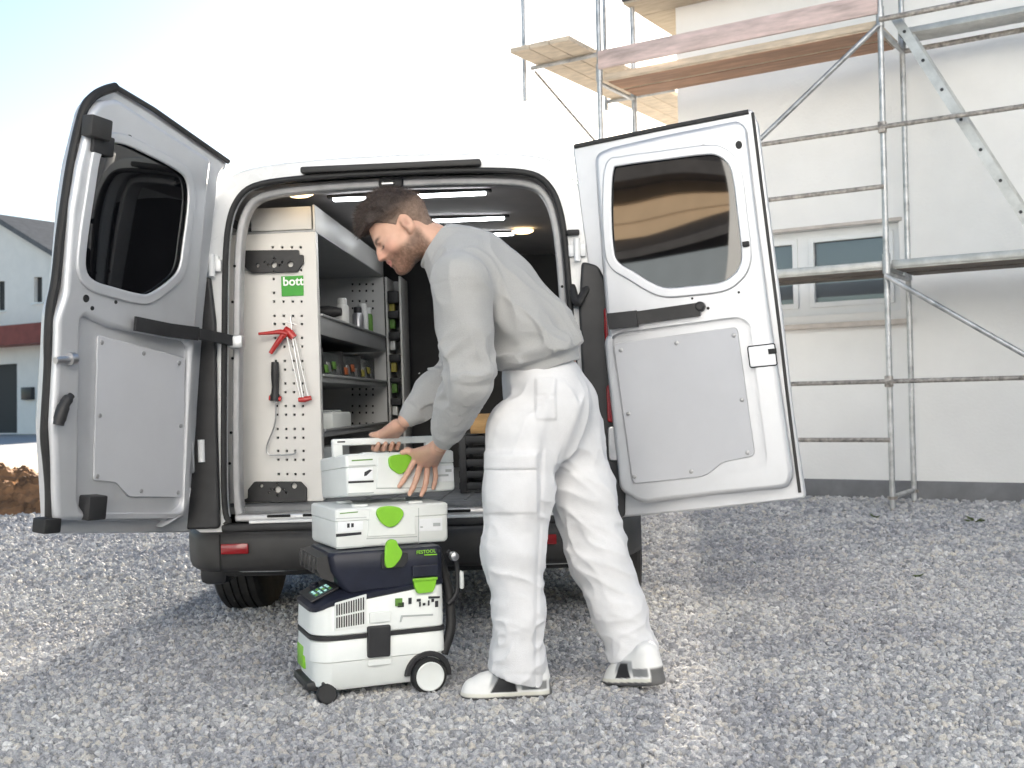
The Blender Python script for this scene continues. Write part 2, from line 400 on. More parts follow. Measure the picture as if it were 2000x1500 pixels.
mound('soil_heap', -5.5, 11.2, 1.9, 1.3, .42, 'soil', 4, 'low heap of loose brown soil at the edge of the gravel yard')

# ---------------------------------------------------------------- white house being rendered, behind the scaffold
mat('render_white', (.82, .815, .80), .88, 0, .05, .9, bump=.22, bscale=38)
mat('plinth_grey', (.19, .192, .20), .9, 0, .2, 3, bump=.15, bscale=60)
mat('pvc_white', (.78, .79, .79), .3, 0, .02, 5)
mat('window_glass', (.09, .105, .12), .03, 0, spec=.5, ior=1.9)
mat('stone_sill', (.55, .5, .46), .7, 0, .15, 6, bump=.05)
mat('soffit_wood', (.42, .36, .28), .7, 0, .2, 5, stretch=(1, 1, 8))
mat('roof_tile_dark', (.07, .07, .075), .7, 0, .3, 6)
U3 = Vector((-.842, .539, 0)).normalized(); N3 = Vector((U3.y, -U3.x, 0)); N3 = N3 if N3.y > 0 else -N3; Z3 = Vector((0, 0, 1))
W0 = Vector((4.27, 9.46, 0))
# wall frame: x runs to the right along the wall, y up, z towards the viewer
WM = frame_mat(W0, -U3, Z3, -N3); WF = Frame(WM)
house = thing('white_house', 'unfinished white rendered house with dark plinth, standing behind the scaffold', 'house', WM)
xl = -WF.px(1328, 400)[0]*-1                   # left corner of the wall in wall coordinates
wx0, wy0 = WF.px(1506, 452); wx1, wy1 = WF.px(1756, 618)
wtop = WF.px(1740, 432)[1]; wbot = WF.px(1740, 607)[1]; wr = WF.px(1757, 520)[0]; wl_ = wr-1.62
hole = [(wl_, wbot), (wr, wbot), (wr, wtop), (wl_, wtop)]
HT = 4.86
wallo = plate('front_wall', [(xl, .17), (9, .17), (9, HT), (xl, HT)], [hole], -.36, 0, .004, 'render_white', house)
bm = MB(); bm.box(((xl+9)/2, HT/2+.08, -5.2), (9-xl-.01, HT-.18, 9.6)); bm.build('rear_walls', 'render_white', house, smooth=False)
bm = MB(); bm.box(((xl+9)/2, .06, -4.9), (9-xl+.04, .24, 9.86), .01); bm.build('plinth', 'plinth_grey', house)
bm = MB()
e0 = .42
pr = [(e0, HT-.02), (e0, HT+.14), (-4.9, HT+3.5), (-10-e0, HT+.14), (-10-e0, HT-.02)]
bm.loft([[(xl-.38, y, z) for z, y in pr], [(9.4, y, z) for z, y in pr]]); ro = bm.build('roof', 'roof_tile_dark', house, smooth=False)
bm = MB(); bm.box(((xl+9)/2, HT-.035, e0/2), (9-xl+.74, .022, e0-.02)); bm.box((xl-.19, HT-.035, -4.9), (.37, .022, 9.8)); bm.build('soffit', 'soffit_wood', ro, smooth=False)
# window
win = None
bm = MB(); fw = .075; zz = -.13
x0, x1, y0, y1 = wl_, wr, wbot, wtop
mull = WF.px(1572, 520, -.13)[0]; glx = WF.px(1592, 520, -.13)[0]; grx = WF.px(1738, 520, -.13)[0]
def rect(xa, xb, ya, yb): return [(xa, ya), (xb, ya), (xb, yb), (xa, yb)]
gl_t = WF.px(1660, 468, -.13)[1]; gl_b = WF.px(1660, 588, -.13)[1]
lpx = WF.px(1552, 520, -.13)[0]
frame_o = plate('window_frame', rect(x0+.002, x1-.002, y0+.002, y1-.002), [rect(x0+.1, lpx, gl_b, gl_t), rect(glx, grx, gl_b, gl_t)], -.18, -.10, .006, 'pvc_white', house)
plate('window_sash', inset(rect(glx, grx, gl_b, gl_t), -.045), [rect(glx+.004, grx-.004, gl_b+.004, gl_t-.004)], -.10, -.075, .006, 'pvc_white', frame_o)
plate('window_sash', inset(rect(x0+.1, lpx, gl_b, gl_t), -.045), [inset(rect(x0+.1, lpx, gl_b, gl_t), .004)], -.10, -.075, .006, 'pvc_white', frame_o)
for a, b_ in ((glx, grx), (x0+.1, lpx)):
    bm = MB(); bm.box(((a+b_)/2, (gl_b+gl_t)/2, -.135), (b_-a, gl_t-gl_b, .012)); bm.build('pane', 'window_glass', frame_o, smooth=False)
sy = WF.px(1740, 630)[1]
bm = MB(); bm.box(((x0+x1)/2+.02, sy, .035), (x1-x0+.16, .045, .13), .006); bm.build('window_sill', 'stone_sill', house)
bm = MB(); bm.box(((x0+x1)/2, wtop+.012, .014), (x1-x0+.06, .03, .03), .004); bm.build('window_head_trim', 'stone_sill', house)

# ---------------------------------------------------------------- scaffold
mat('galv', (.46, .465, .47), .45, .8, .35, 9, rvar=.18, bump=.03, bscale=80)
mat('galv_worn', (.36, .33, .30), .6, .5, .55, 22, bump=.05, bscale=60)
mat('toe_red', (.47, .365, .345), .8, 0, .45, 9, stretch=(.35, 2, 1), bump=.15, bscale=30, grime=.35)
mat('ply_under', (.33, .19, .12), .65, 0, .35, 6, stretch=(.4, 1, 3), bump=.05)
mat('board_pale', (.50, .42, .33), .75, 0, .3, 12, stretch=(.5, 3, 1.5), bump=.15, bscale=30, grime=.3)
mat('alu_deck', (.50, .50, .48), .45, .6, .2, 8)
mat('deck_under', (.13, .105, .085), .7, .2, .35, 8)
SF = frame_mat(Vector((3.04, 9.07, 0)), -U3, Z3, -N3)       # x right along the facade, y up, z towards the viewer; inner posts at z=-.72
scaf = thing('scaffold', 'galvanised tube scaffold with wooden upper decks in front of the white house', 'scaffold', SF)
BAY = 2.57; D = .72; ra = .0242
def tubes(name, segs, m='galv', r=ra, n=10):
    for a, b_ in segs:
        bm = MB(); bm.cyl(a, b_, r, n); bm.build(name, m, scaf)
for bx_ in (-BAY, 0, BAY):
    for zz in (0, -D):
        top = 6.2
        bm = MB(); bm.cyl((bx_, .03, zz), (bx_, top, zz), ra, 12)
        for h in (1.98, 3.98): bm.cyl((bx_, h-.06, zz), (bx_, h+.1, zz), ra*1.35, 12)
        bm.build('standard', 'galv', scaf)
        bm = MB(); bm.box((bx_, .012, zz), (.15, .012, .15), .002); bm.cyl((bx_, .018, zz), (bx_, .1, zz), .017, 10); bm.cyl((bx_, .1, zz), (bx_, .125, zz), .04, 10); bm.build('base_plate', 'galv_worn', scaf)
    tubes('transom', [((bx_, h, 0), (bx_, h, -D)) for h in (.12, 1.93, 3.9)], 'galv', .02)
# guard rails (each a tube of its own)
for h in (1.05,): tubes('guard_rail', [((-BAY, h, .035), (0, h, .035)), ((0, h, .035), (BAY, h, .035))], 'galv_worn', .019)
tubes('guard_rail', [((-BAY, .58, .035), (0, .58, .035))], 'galv_worn', .019)
tubes('guard_rail', [((-BAY, 3.1, .035), (BAY, 3.1, .035)), ((-BAY, 2.62, .035), (0, 2.62, .035))], 'galv_worn', .019)
tubes('brace', [((0, 3.92, .05), (-BAY, 1.95, .05)), ((0, 1.9, .05), (BAY, .18, .05))], 'galv', .0212)
for bx_ in (-BAY, 0, BAY):
    for h in (1.05, 3.1):
        bm = MB(); bm.box((bx_, h, .02), (.06, .09, .06), .008); bm.build('wedge_coupler', 'galv_worn', scaf)
# decks: lower (metal), upper (wood)
def deck(x0, x1, h, mtop, munder, toe=None, toe_h=.15):
    w = (D-.06)/2
    for k in range(2):
        zc = -.03-w*(k+.5)
        bm = MB(); bm.box(((x0+x1)/2, h+.03, zc), (x1-x0-.06, .06, w-.012), .006); bm.box(((x0+x1)/2, h-.004, zc), (x1-x0-.1, .012, w-.05)); o = bm.build('deck_board', mtop, scaf)
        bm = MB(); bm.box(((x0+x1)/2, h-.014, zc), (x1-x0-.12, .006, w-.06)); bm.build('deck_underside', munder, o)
    if toe:
        bm = MB(); bm.box(((x0+x1)/2, h+.09+toe_h/2, .03), (x1-x0-.02, toe_h, .03), .004); bm.build('toe_board', toe, scaf)
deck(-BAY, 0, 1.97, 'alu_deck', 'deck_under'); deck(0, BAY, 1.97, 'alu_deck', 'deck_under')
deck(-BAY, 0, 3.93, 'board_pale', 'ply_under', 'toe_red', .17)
tubes('ledger', [((0, 3.97, .03), (BAY, 3.97, .03)), ((0, 3.90, -D), (BAY, 3.90, -D))], 'galv_worn', .022)
bm = MB(); bm.box((BAY/2, 3.98, -.56), (BAY-.08, .05, .28), .004); bm.build('deck_board', 'alu_deck', scaf)
# ladder bay: stringers and rungs, leaning inside the scaffold
LA = Vector((.10, 4.0, -.10)); LB = Vector((1.75, .9, -.10)); 
for zz in (-.10, -.46):
    o = Vector((0, 0, zz+.10)); bm = MB(); bm.strip([LA+o, LB+o], .075, .028, (0, 0, 1)); bm.build('ladder_stringer', 'alu_deck', scaf)
nr = 12
for k in range(nr):
    p = LA.lerp(LB, (k+.5)/nr); bm = MB(); bm.cyl(p+Vector((0, 0, .02)), p+Vector((0, 0, -.38)), .014, 8); bm.build('ladder_rung', 'black_plastic', scaf)
# side bay round the corner of the house: boards, brackets, posts
for k in range(3):
    xa = -2.66-.215*k
    bm = MB(); bm.box((xa-.105, 4.24, -1.9), (.205, .045, 4.6), .004); bm.build('side_board', 'board_pale', scaf)
for zz in (-.05, -1.6, -3.6):
    tubes('bracket_tube', [((-2.52, 4.19, zz), (-3.34, 4.19, zz))], 'galv', .02)
tubes('side_post', [((-3.36, 3.85, .05), (-3.36, 5.6, .05)), ((-3.34, 4.1, -1.6), (-3.34, 5.5, -1.6)), ((-2.55, .05, -2.2), (-2.55, 6, -2.2)), ((-2.58, .05, -3.7), (-2.58, 6, -3.7))], 'galv', .02)
tubes('bracket_strut', [((-3.3, 4.15, -.05), (-2.55, 3.25, -.05))], 'galv_worn', .012)

# ---------------------------------------------------------------- far house on the left
mat('far_render', (.85, .81, .76), .9, 0, .03, 2)
mat('far_roof', (.13, .13, .135), .8, 0, .2, 4)
mat('far_red', (.24, .055, .045), .6, 0, .15, 3)
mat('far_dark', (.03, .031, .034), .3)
mat('far_door', (.035, .037, .04), .6)
HX = Vector((.85, -.53, 0)).normalized(); HN = Vector((-.53, -.85, 0)).normalized()
HO = gnd(50, 848); HFM = frame_mat(HO, HX, Z3, HN); HFr = Frame(HFM)
fh = thing('gable_house', 'white gabled house with grey roof and red canopy, far across the yard', 'house', HFM)
pk = HFr.px(-4, 430); rk = HFr.px(104, 496); sl = (rk[1]-pk[1])/(rk[0]-pk[0]); hw = 5.2
def gb(x): return pk[1]-abs(x-pk[0])*abs(sl)
xL, xR = pk[0]-hw, pk[0]+hw
wins = [HFr.pts([(66, 590), (82, 590), (82, 541), (66, 541)]), HFr.pts([(-8, 606), (9, 606), (9, 549), (-8, 549)])]
dr = HFr.pts([(0, 832), (33, 832), (33, 710), (0, 710)])
outl = [(xL, 0), (xR, 0), (xR, gb(xR)), (pk[0], pk[1]), (xL, gb(xL))]
plate('gable_wall', outl, wins+[[(dr[0][0]-1.2, .05), (dr[1][0], .05), (dr[2][0], dr[2][1]), (dr[2][0]-2.4, dr[2][1])]], -.3, 0, .01, 'far_render', fh)
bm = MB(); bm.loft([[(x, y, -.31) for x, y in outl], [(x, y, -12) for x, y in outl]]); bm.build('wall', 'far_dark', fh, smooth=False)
for sgn in (-1, 1):
    bm = MB(); xe = pk[0]+sgn*(hw+.5); ye = gb(xe)
    pr = [(pk[0]-sgn*.0, pk[1]+.02), (xe, ye+.02), (xe, ye+.24), (pk[0], pk[1]+.27)]
    bm.loft([[(x, y, .35) for x, y in pr], [(x, y, -12.4) for x, y in pr]]); bm.build('roof', 'far_roof', fh, smooth=False)
for w in wins:
    xs = [p[0] for p in w]; ys = [p[1] for p in w]
    bm = MB(); bm.box(((min(xs)+max(xs))/2, (min(ys)+max(ys))/2, -.2), (max(xs)-min(xs), max(ys)-min(ys), .03)); wo = bm.build('window', 'far_dark', fh, smooth=False)
    bm = MB(); bm.box(((min(xs)+max(xs))/2, min(ys)-.04, .03), (max(xs)-min(xs)+.2, .07, .1)); bm.build('sill', 'pvc_white', wo, smooth=False)
bm = MB(); bm.box((dr[1][0]-1.0, dr[2][1]/2, -.22), (2.4, dr[2][1], .04)); bm.build('door', 'far_door', fh, smooth=False)
c0 = HFr.px(20, 641); c1 = HFr.px(20, 678)
bm = MB(); bm.box(((xL+xR)/2+.3, (c0[1]+c1[1])/2, .55), (xR-xL-.6, c0[1]-c1[1], 1.1)); bm.build('canopy', 'far_red', fh, smooth=False)
mb_ = HFr.pts([(49, 781), (68, 756)])
bm = MB(); bm.box(((mb_[0][0]+mb_[1][0])/2, (mb_[0][1]+mb_[1][1])/2, .1), (mb_[1][0]-mb_[0][0], mb_[1][1]-mb_[0][1], .2), .01); bm.build('mailbox', 'far_dark', fh)

# ---------------------------------------------------------------- unseen houses behind camera: one shaped for door-glass reflection, barn added to bounce light
mat('siding_tan', (.56, .43, .30), .8, 0, .08, 2)
mat('barn_bounce', (.77, .80, .84), .9, 0, .05, 1.5, bump=.05)  # bluish tint offsets the warm sun in the barn's bounced light
mat('garage_grey', (.30, .36, .42), .6, 0, .08, 2)
bh = thing('siding_house', 'tan clapboard house with dark eaves and lean-to roof across the lane', 'house', Matrix.Translation((-9, -9, 0)))
for k in range(20):
    z0 = .05+k*.2
    bm = MB(); bm.loft([[(x, 0, z0), (x, .05, z0), (x, .012, z0+.2), (x, 0, z0+.2)] for x in (-6, 5.6)]); bm.build('board', 'siding_tan', bh, smooth=False)
bm = MB(); bm.box((-.2, -4.05, 2.0), (11.6, 8, 4.0)); bm.build('wall', 'siding_tan', bh, smooth=False)
bm = MB(); bm.loft([[(x, .75, 3.82), (x, .75, 4.05), (x, -4, 6.9), (x, -9, 4.05), (x, -9, 3.82)] for x in (-6.7, 6.3)]); bm.build('roof', 'roof_tile_dark', bh, smooth=False)
bm = MB(); bm.loft([[(x, 0, z1), (x, 1.5, z1-.40), (x, 1.5, z1-.52), (x, 0, z1-.14)] for x, z1 in ((-5.9, 3.25), (1.2, 3.25), (5.5, 3.5))]); bm.build('lean_to_roof', 'roof_tile_dark', bh, smooth=False)
bm = MB(); bm.box((-.2, 1.44, 1.37), (11.3, .1, 2.7), .01); bm.build('garage_door', 'garage_grey', bh, smooth=False)
bh = thing('bounce_barn', 'unseen tall pale barn with dark windows, added behind the camera to bounce sunlight', 'barn', Matrix.Translation((5.6, -4.6, 0)))
bm = MB(); bm.loft([[(-9.2, y, 0), (9.2, y, 0), (9.2, y, 7.0), (0, y, 10.4), (-9.2, y, 7.0)] for y in (0, -10)]); bm.build('wall', 'barn_bounce', bh, smooth=False)
for sg in (-1, 1):
    bm = MB(); bm.loft([[(sg*9.7, y, 6.83), (sg*9.7, y, 7.05), (0, y, 10.65), (0, y, 10.42)] for y in (.4, -10.4)]); bm.build('roof', 'roof_tile_dark', bh, smooth=False)
for xx in (-4.5, 0, 4.5):
    bm = MB(); bm.box((xx, .02, 1.7), (1.1, .06, 1.3)); w = bm.build('window', 'far_dark', bh, smooth=False)
    bm = MB(); bm.box((xx, .05, 1.0), (1.3, .12, .08)); bm.build('sill', 'pvc_white', w, smooth=False)

# ---------------------------------------------------------------- a few weeds in the gravel
mat('weed_green', (.09, .12, .04), .7, 0, .4, 30)
for k, (a, b_, sz) in enumerate(((1795, 1131, .05), (1903, 1022, .10), (1710, 1014, .07), (1480, 1105, .035))):
    g = gnd(a, b_); w = thing('weed', ('small green weed growing alone in the open gravel', 'dark leafy weed by the foot of the house plinth', 'low weed beside the scaffold foot', 'tiny weed sprouting in the gravel beside the van door')[k], 'weed', Matrix.Translation(g), 'weeds in the gravel')
    rr_ = np.random.default_rng(40+k)
    for j in range(14):
        an = rr_.uniform(0, 6.28); ln = sz*rr_.uniform(.6, 1.2); tl = rr_.uniform(.3, 1.0); d = Vector((math.cos(an), math.sin(an), tl)).normalized(); sd = Vector((-math.sin(an), math.cos(an), 0))*ln*.14
        bm = MB(); p0 = Vector((0, 0, .003)); pm = p0+d*ln*.55; p1 = p0+d*ln+Vector((0, 0, -ln*.2))
        bm.bm.faces.new([bm.bm.verts.new(q) for q in (p0, pm+sd, p1)]); bm.bm.faces.new([bm.bm.verts.new(q) for q in (p0, p1, pm-sd)]); bm.build('leaf', 'weed_green', w, smooth=False)
# ================================================================ the van, seen from behind with both rear doors open
VANM = Matrix.Translation((-.44, 4.5, 0)) @ Matrix.Rotation(R_(-3), 4, 'Z') @ Matrix.Rotation(R_(-.7), 4, 'Y')
van = thing('cargo_van', 'white cargo van with both rear doors open and a fitted load bay', 'van', VANM)
A_REAR = Matrix(((1, 0, 0, 0), (0, 0, -1, 0), (0, 1, 0, 0), (0, 0, 0, 1)))     # (u, v, w) -> van (u, -w, v)
def VF(dep=0.0): return Frame(VANM @ Matrix.Translation((0, dep, 0)) @ A_REAR)
def A_at(dep): return Matrix.Translation((0, dep, 0)) @ A_REAR
VR0 = VF(0)
def sym(half): return [(x, z) for x, z in half]+[(-x, z) for x, z in half[::-1]]
body_half = [(.30, .30), (.90, .31), (.955, .5), (.975, .85), (.955, 1.15), (.915, 1.4), (.865, 1.62), (.80, 1.80), (.70, 1.90), (.52, 1.935), (.2, 1.95)]
body = smooth_poly(sym(body_half), 4)
open_half = [(.63, .475), (.692, .50), (.715, .57), (.708, .9), (.695, 1.25), (.682, 1.55), (.664, 1.70), (.628, 1.79), (.56, 1.845), (.40, 1.865), (.15, 1.872)]
opening = clean(smooth_poly(sym(open_half), 4), .01, 1)
body_in = inset(body, .012)
# outer shell
def sect(y, zs, xs, drop=0):
    return [(x*xs*(.90 if z < .47 and y < .4 else 1), y, .3+(z-.3)*zs) for x, z in body]
bm = MB(); bm.loft([sect(.02, 1, .925), sect(.12, 1, .945), sect(.35, 1, .98), sect(.7, 1, 1), sect(2.9, 1, 1), sect(3.35, .97, .995), sect(3.75, .78, .985), sect(4.1, .58, .97), sect(4.55, .5, .93), sect(4.85, .38, .84), sect(4.93, .22, .74)], cap=False)
bm.bm.faces.new([v for v in bm.bm.verts[-len(body):]]) if False else None
bm.build('body_shell', 'white_paint', van, angle=50)
body_r = [(x*.925*(.90 if z < .47 else 1), z) for x, z in body]
plate('rear_panel', body_r, [opening], -.05, .0, .012, 'white_paint', van, A_REAR, 3)
# pinch flange, seal
pts = [(x, -.004, z) for x, z in inset(opening, .004)]
bm = MB(); bm.tube([(x, -.012, z) for x, z in inset(opening, -.002)], .0125, 10, closed=True); bm.build('door_seal', 'black_rubber', van)
mat('jamb_grey', (.40, .40, .41), .4, .2, .12, 12)
jo = clean(inset(opening, .010)); ji = clean(inset(opening, .040))
plate('door_jamb', jo, [ji], -.12, -.055, .008, 'jamb_grey', van, A_REAR)
for k, (a, b_) in enumerate([(455, 700), (452, 845), (455, 590), (459, 520), (449, 905), (1098, 560), (1103, 640)]):
    x, z = VF(.06).px(a, b_); bm = MB(); bm.cyl((x, .053, z), (x, .058, z), .006, 10); bm.build('jamb_hole', 'hole_dark', van)
# load bay liner
bm = MB(); cw = .79
prof = [(-cw, 1.80), (-.6, 1.852), (0, 1.865), (.6, 1.852), (cw, 1.80)]
bm.loft([[(x, y, z) for x, z in prof]+[(x, y, z+.02) for x, z in prof[::-1]] for y in (.12, 2.5)]); bm.build('headliner', 'ceiling_liner', van, angle=20)
bm = MB(); bm.box((0, 1.30, .535), (1.62, 2.42, .03), .003); bm.build('cargo_floor', 'van_floor', van)
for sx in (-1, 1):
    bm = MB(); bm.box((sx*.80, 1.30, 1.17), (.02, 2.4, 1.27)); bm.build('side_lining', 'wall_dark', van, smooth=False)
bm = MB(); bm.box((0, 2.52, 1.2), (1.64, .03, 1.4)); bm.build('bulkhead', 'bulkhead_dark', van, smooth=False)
# floor grooves
for k in range(9):
    bm = MB(); bm.box((-.2+k*.11, .6, .5515), (.012, .95, .004)); bm.build('floor_rib', 'van_floor', van, smooth=False)
# sill with stamped openings
bm = MB(); bm.box((0, .055, .512), (1.36, .12, .03), .008); sl_ = bm.build('load_sill', 'steel', van)
bm = MB(); bm.box((0, -.006, .497), (1.24, .02, .012), .003); bm.build('sill_edge', 'white_paint', sl_)
for k in range(8):
    bm = MB(); bm.box((-.5+k*.145, -.002, .518), (.095, .02, .011), .004); bm.build('sill_slot', 'hole_dark', sl_)
# roof header: lip, latch striker
ra0 = VR0.px(590, 330); ra1 = VR0.px(940, 316)
bm = MB(); bm.box(((ra0[0]+ra1[0])/2, -.015, 1.898), (ra1[0]-ra0[0], .05, .026), .008); bm.build('roof_lip', 'grey_plastic', van)
hx, hz = VF(.07).px(765, 360)
bm = MB(); bm.box((hx, .05, hz+.004), (.10, .03, .045), .012); st = bm.build('latch_striker', 'black_plastic', van)
bm = MB(); bm.tube([(hx-.03, .033, hz), (hx-.03, .02, hz-.006), (hx+.012, .02, hz-.006), (hx+.012, .033, hz)], .006, 8); bm.build('striker_loop', 'steel', st)
# lights of the load bay
for (xa, ya, xb, yb) in ((650, 388, 949, 375), (660, 431, 985, 424), (675, 463, 1003, 455)):
    FR = frame_mat(Vector((0, 0, 1.846)), Vector((1, 0, 0)), Vector((0, 1, 0)), Vector((0, 0, 1)))
    LFm = Frame(VANM @ FR); a = LFm.px(xa, ya); b_ = LFm.px(xb, yb); yy = b_[1]; x1_ = b_[0]; x0_ = x1_-.66
    bm = MB(); bm.box(((x0_+x1_)/2, yy, 1.843), (x1_-x0_, .034, .018), .005); li = bm.build('led_strip', 'led', van)
    bm = MB(); bm.box(((x0_+x1_)/2, yy, 1.852), (x1_-x0_+.05, .04, .012), .003); bm.build('led_housing', 'black_plastic', li)
for px_, py_ in ((575, 371), (1021, 452)):
    a = Frame(VANM @ frame_mat(Vector((0, 0, 1.838)), Vector((1, 0, 0)), Vector((0, 1, 0)), Vector((0, 0, 1)))).px(px_, py_)
    bm = MB(); bm.lathe([(.001, -.012), (.022, -.012), (.036, -.004), (.038, .006)], 20, Matrix.Translation((a[0], max(.16, a[1]), 1.838)) @ Matrix.Scale(1.5, 4, (1, 0, 0))); bm.build('dome_lamp', 'warm_lamp', van)
# rear pillars: black trim, tail lamps
for sx in (-1, 1):
    po = [(.735, .475), (.882, .475), (.897, .8), (.884, 1.12), (.85, 1.38), (.81, 1.47), (.745, 1.49), (.728, 1.3), (.735, .9)]
    po = round_poly([(sx*x, z) for x, z in po], .02)
    tl = plate('tail_lamp', po, [], .0, .03, .01, 'black_plastic', van, A_REAR)
    for za, zb, m_ in ((.85, 1.0, 'tail_red'), (.70, .835, 'steel'), (1.15, 1.30, 'tail_red')):
        q = round_poly([(sx*.825, za), (sx*.888, za), (sx*.885, (za+zb)/2), (sx*(.875 if zb < 1.3 else .845), zb), (sx*.825, zb)], .015)
        plate('lens', q, [], .031, .042, .006, m_, tl, A_REAR)
# bumper with step, reflectors, end caps
bpr = [(.30, .02), (.305, -.045), (.33, -.078), (.37, -.088), (.43, -.092), (.452, -.084), (.460, -.06), (.460, .05)]
xs_ = [(-.96, .34, .7), (-.915, .2, .75), (-.865, .11, .8), (-.82, .05, .9), (-.76, .012, 1), (-.5, 0, 1.04), (0, 0, 1.06), (.5, 0, 1.04), (.76, .012, 1), (.82, .05, .9), (.865, .11, .8), (.915, .2, .75), (.96, .34, .7)]
bm = MB(); bm.loft([[(x, (y*k if y < 0 else y)+o_, .30+(z-.30)) for z, y in bpr] for x, o_, k in xs_]); bo = bm.build('bumper', 'grey_plastic', van, angle=60)
bm = MB(); bm.box((0, .02, .475), (1.46, .09, .03), .008); bm.build('bumper_step', 'black_plastic', bo)
for pxs in ((432, 485, 1061, 1083), (1042, 1087, 1043, 1064)):
    f = VF(-.095); a = f.px(pxs[0], pxs[3]); b_ = f.px(pxs[1], pxs[2])
    bm = MB(); bm.box(((a[0]+b_[0])/2, -.096, (a[1]+b_[1])/2), (b_[0]-a[0], .012, b_[1]-a[1]), .004); bm.build('reflector', 'tail_red', bo)
for sx in (-1, 1):
    bm = MB(); bm.box((sx*.715, -.0925, .39), (.006, .004, .14)); bm.build('bumper_joint', 'hole_dark', bo, smooth=False)
    bm = MB(); bm.box((sx*.80, .14, .285), (.12, .14, .10), .03); bm.build('splash_guard', 'black_plastic', van)
bm = MB(); bm.box((0, 1.3, .33), (1.5, 2.5, .12), .02); bm.build('underbody', 'black_rubber', van)
bm = MB(); bm.cyl((-.8, .86, .33), (.8, .86, .33), .045, 12); bm.box((0, .86, .33), (.22, .2, .2), .06); bm.build('rear_axle', 'black_rubber', van)
# wheels
mat('tyre', (.028, .026, .025), .8, 0, .4, 18, bump=.25, bscale=50)
def wheel(x, y, sgn):
    Mw = Matrix.Translation((x, y, .338)) @ Matrix.Rotation(R_(90), 4, 'Y')
    prof = [(.20, -.105), (.29, -.112), (.318, -.102), (.332, -.088), (.335, -.062), (.325, -.061), (.325, -.054), (.337, -.053), (.338, -.022), (.328, -.021), (.328, -.014), (.338, -.013), (.338, .013), (.328, .014),
            (.328, .021), (.338, .022), (.337, .053), (.325, .054), (.325, .061), (.335, .062), (.332, .088), (.318, .102), (.29, .112), (.20, .105)]
    bm = MB(); bm.lathe(prof, 56, Mw); w = bm.build('wheel', 'tyre', van, angle=25)
    bm = MB(); bm.lathe([(.03, sgn*.07), (.1, sgn*.06), (.19, sgn*.09), (.2, sgn*.1)], 32, Mw); bm.build('rim', 'steel', w)
    for k in range(40):                       # tread blocks across the shoulder
        pass
for sx in (-1, 1):
    wheel(sx*.865, .86, sx); wheel(sx*.865, 3.79, sx)
# hinges at the pillars
def hinge(px_, py_):
    x, z = VR0.px(px_, py_)
    bm = MB(); bm.cyl((x, -.03, z-.045), (x, -.03, z+.045), .014, 12); bm.box((x, -.012, z), (.07, .02, .05), .006); bm.box((x, -.012, z+.03), (.05, .014, .02), .004); bm.build('hinge', 'white_paint', van)
for p in ((1127, 490), (1168, 868), (418, 520), (398, 880)): hinge(*p)

# ---------------------------------------------------------------- doors
def door_frame(hb, ht, th, sg):
    iv = VANM.inverted()
    a = VR0.px(*hb); b_ = VR0.px(*ht)
    B = Vector((a[0], 0, a[1])); T = Vector((b_[0], 0, b_[1])); v = (T-B).normalized()
    base = Vector((-sg, 0, 0)); base = (base-v*base.dot(v)).normalized()
    back = v.cross(base)
    if back.y > 0: back = -back
    u = base*math.cos(R_(th))+back*math.sin(R_(th))
    n = u.cross(v)
    cn = (iv @ Vector((0, 0, .95)))-B
    if n.dot(cn) < 0: u2 = -u; n = u2.cross(v); u = u2
    return frame_mat(B, u, v, n)              # in van coordinates; z faces the viewer
def build_door(DM, sg, P):
    DF = Frame(VANM @ DM)
    ol = DF.pts(P['outline']); ol = round_poly(ol, .018)
    fr = DF.pts(P['inner'], .06); fr = round_poly(fr, P.get('inner_r', .05), 6)
    gl = smooth_poly(DF.pts(P['glass'], .03), 4)
    rc = round_poly(DF.pts(P['recess'], .06), P.get('recess_r', .05), 6)
    d = plate('rear_door', ol, [inset(gl, -.005)], -.05, .0, .008, 'door_paint', van, DM, 2)
    f = plate('inner_frame', fr, [inset(gl, -.012), rc], 0.001, .06, .018, 'door_paint', d, DM, 4)
    plate('window_surround', inset(gl, -.034), [inset(gl, .004)], .0585, .071, .006, 'door_paint', d, DM, 3)
    plate('recess_panel', inset(rc, -.03), [], .004, .034, .003, 'door_paint', d, DM)
    plate('glass', inset(gl, -.01), [], .046, .052, .001, 'dark_glass', d, DM)
    tp = round_poly(DF.pts(P['panel'], .04), P.get('panel_r', .015), 5)
    t = plate('trim_panel', tp, [], .0345, .043, .003, 'liner_panel', d, DM)
    for q in P['screws']:
        u, v = DF.px(*q, .043)
        bm = MB(); bm.lathe([(.0085, .0428), (.008, .0455), (.004, .047), (.001, .047)], 12, DM @ Matrix.Translation((u, v, 0))); bm.build('screw', 'screw_grey', t)
    for (a, b_, r, asp) in P['dots']:
        u, v = DF.px(a, b_, .06)
        bm = MB(); bm.lathe([(r, .0595), (r*.9, .0625), (r*.3, .062)], 16, DM @ Matrix.Translation((u, v, 0)) @ Matrix.Scale(asp, 4, (1, 0, 0))); bm.build('plug', 'black_rubber', d)
    return d, DF
LH = door_frame((375, 1040), (440, 320), 112, -1)
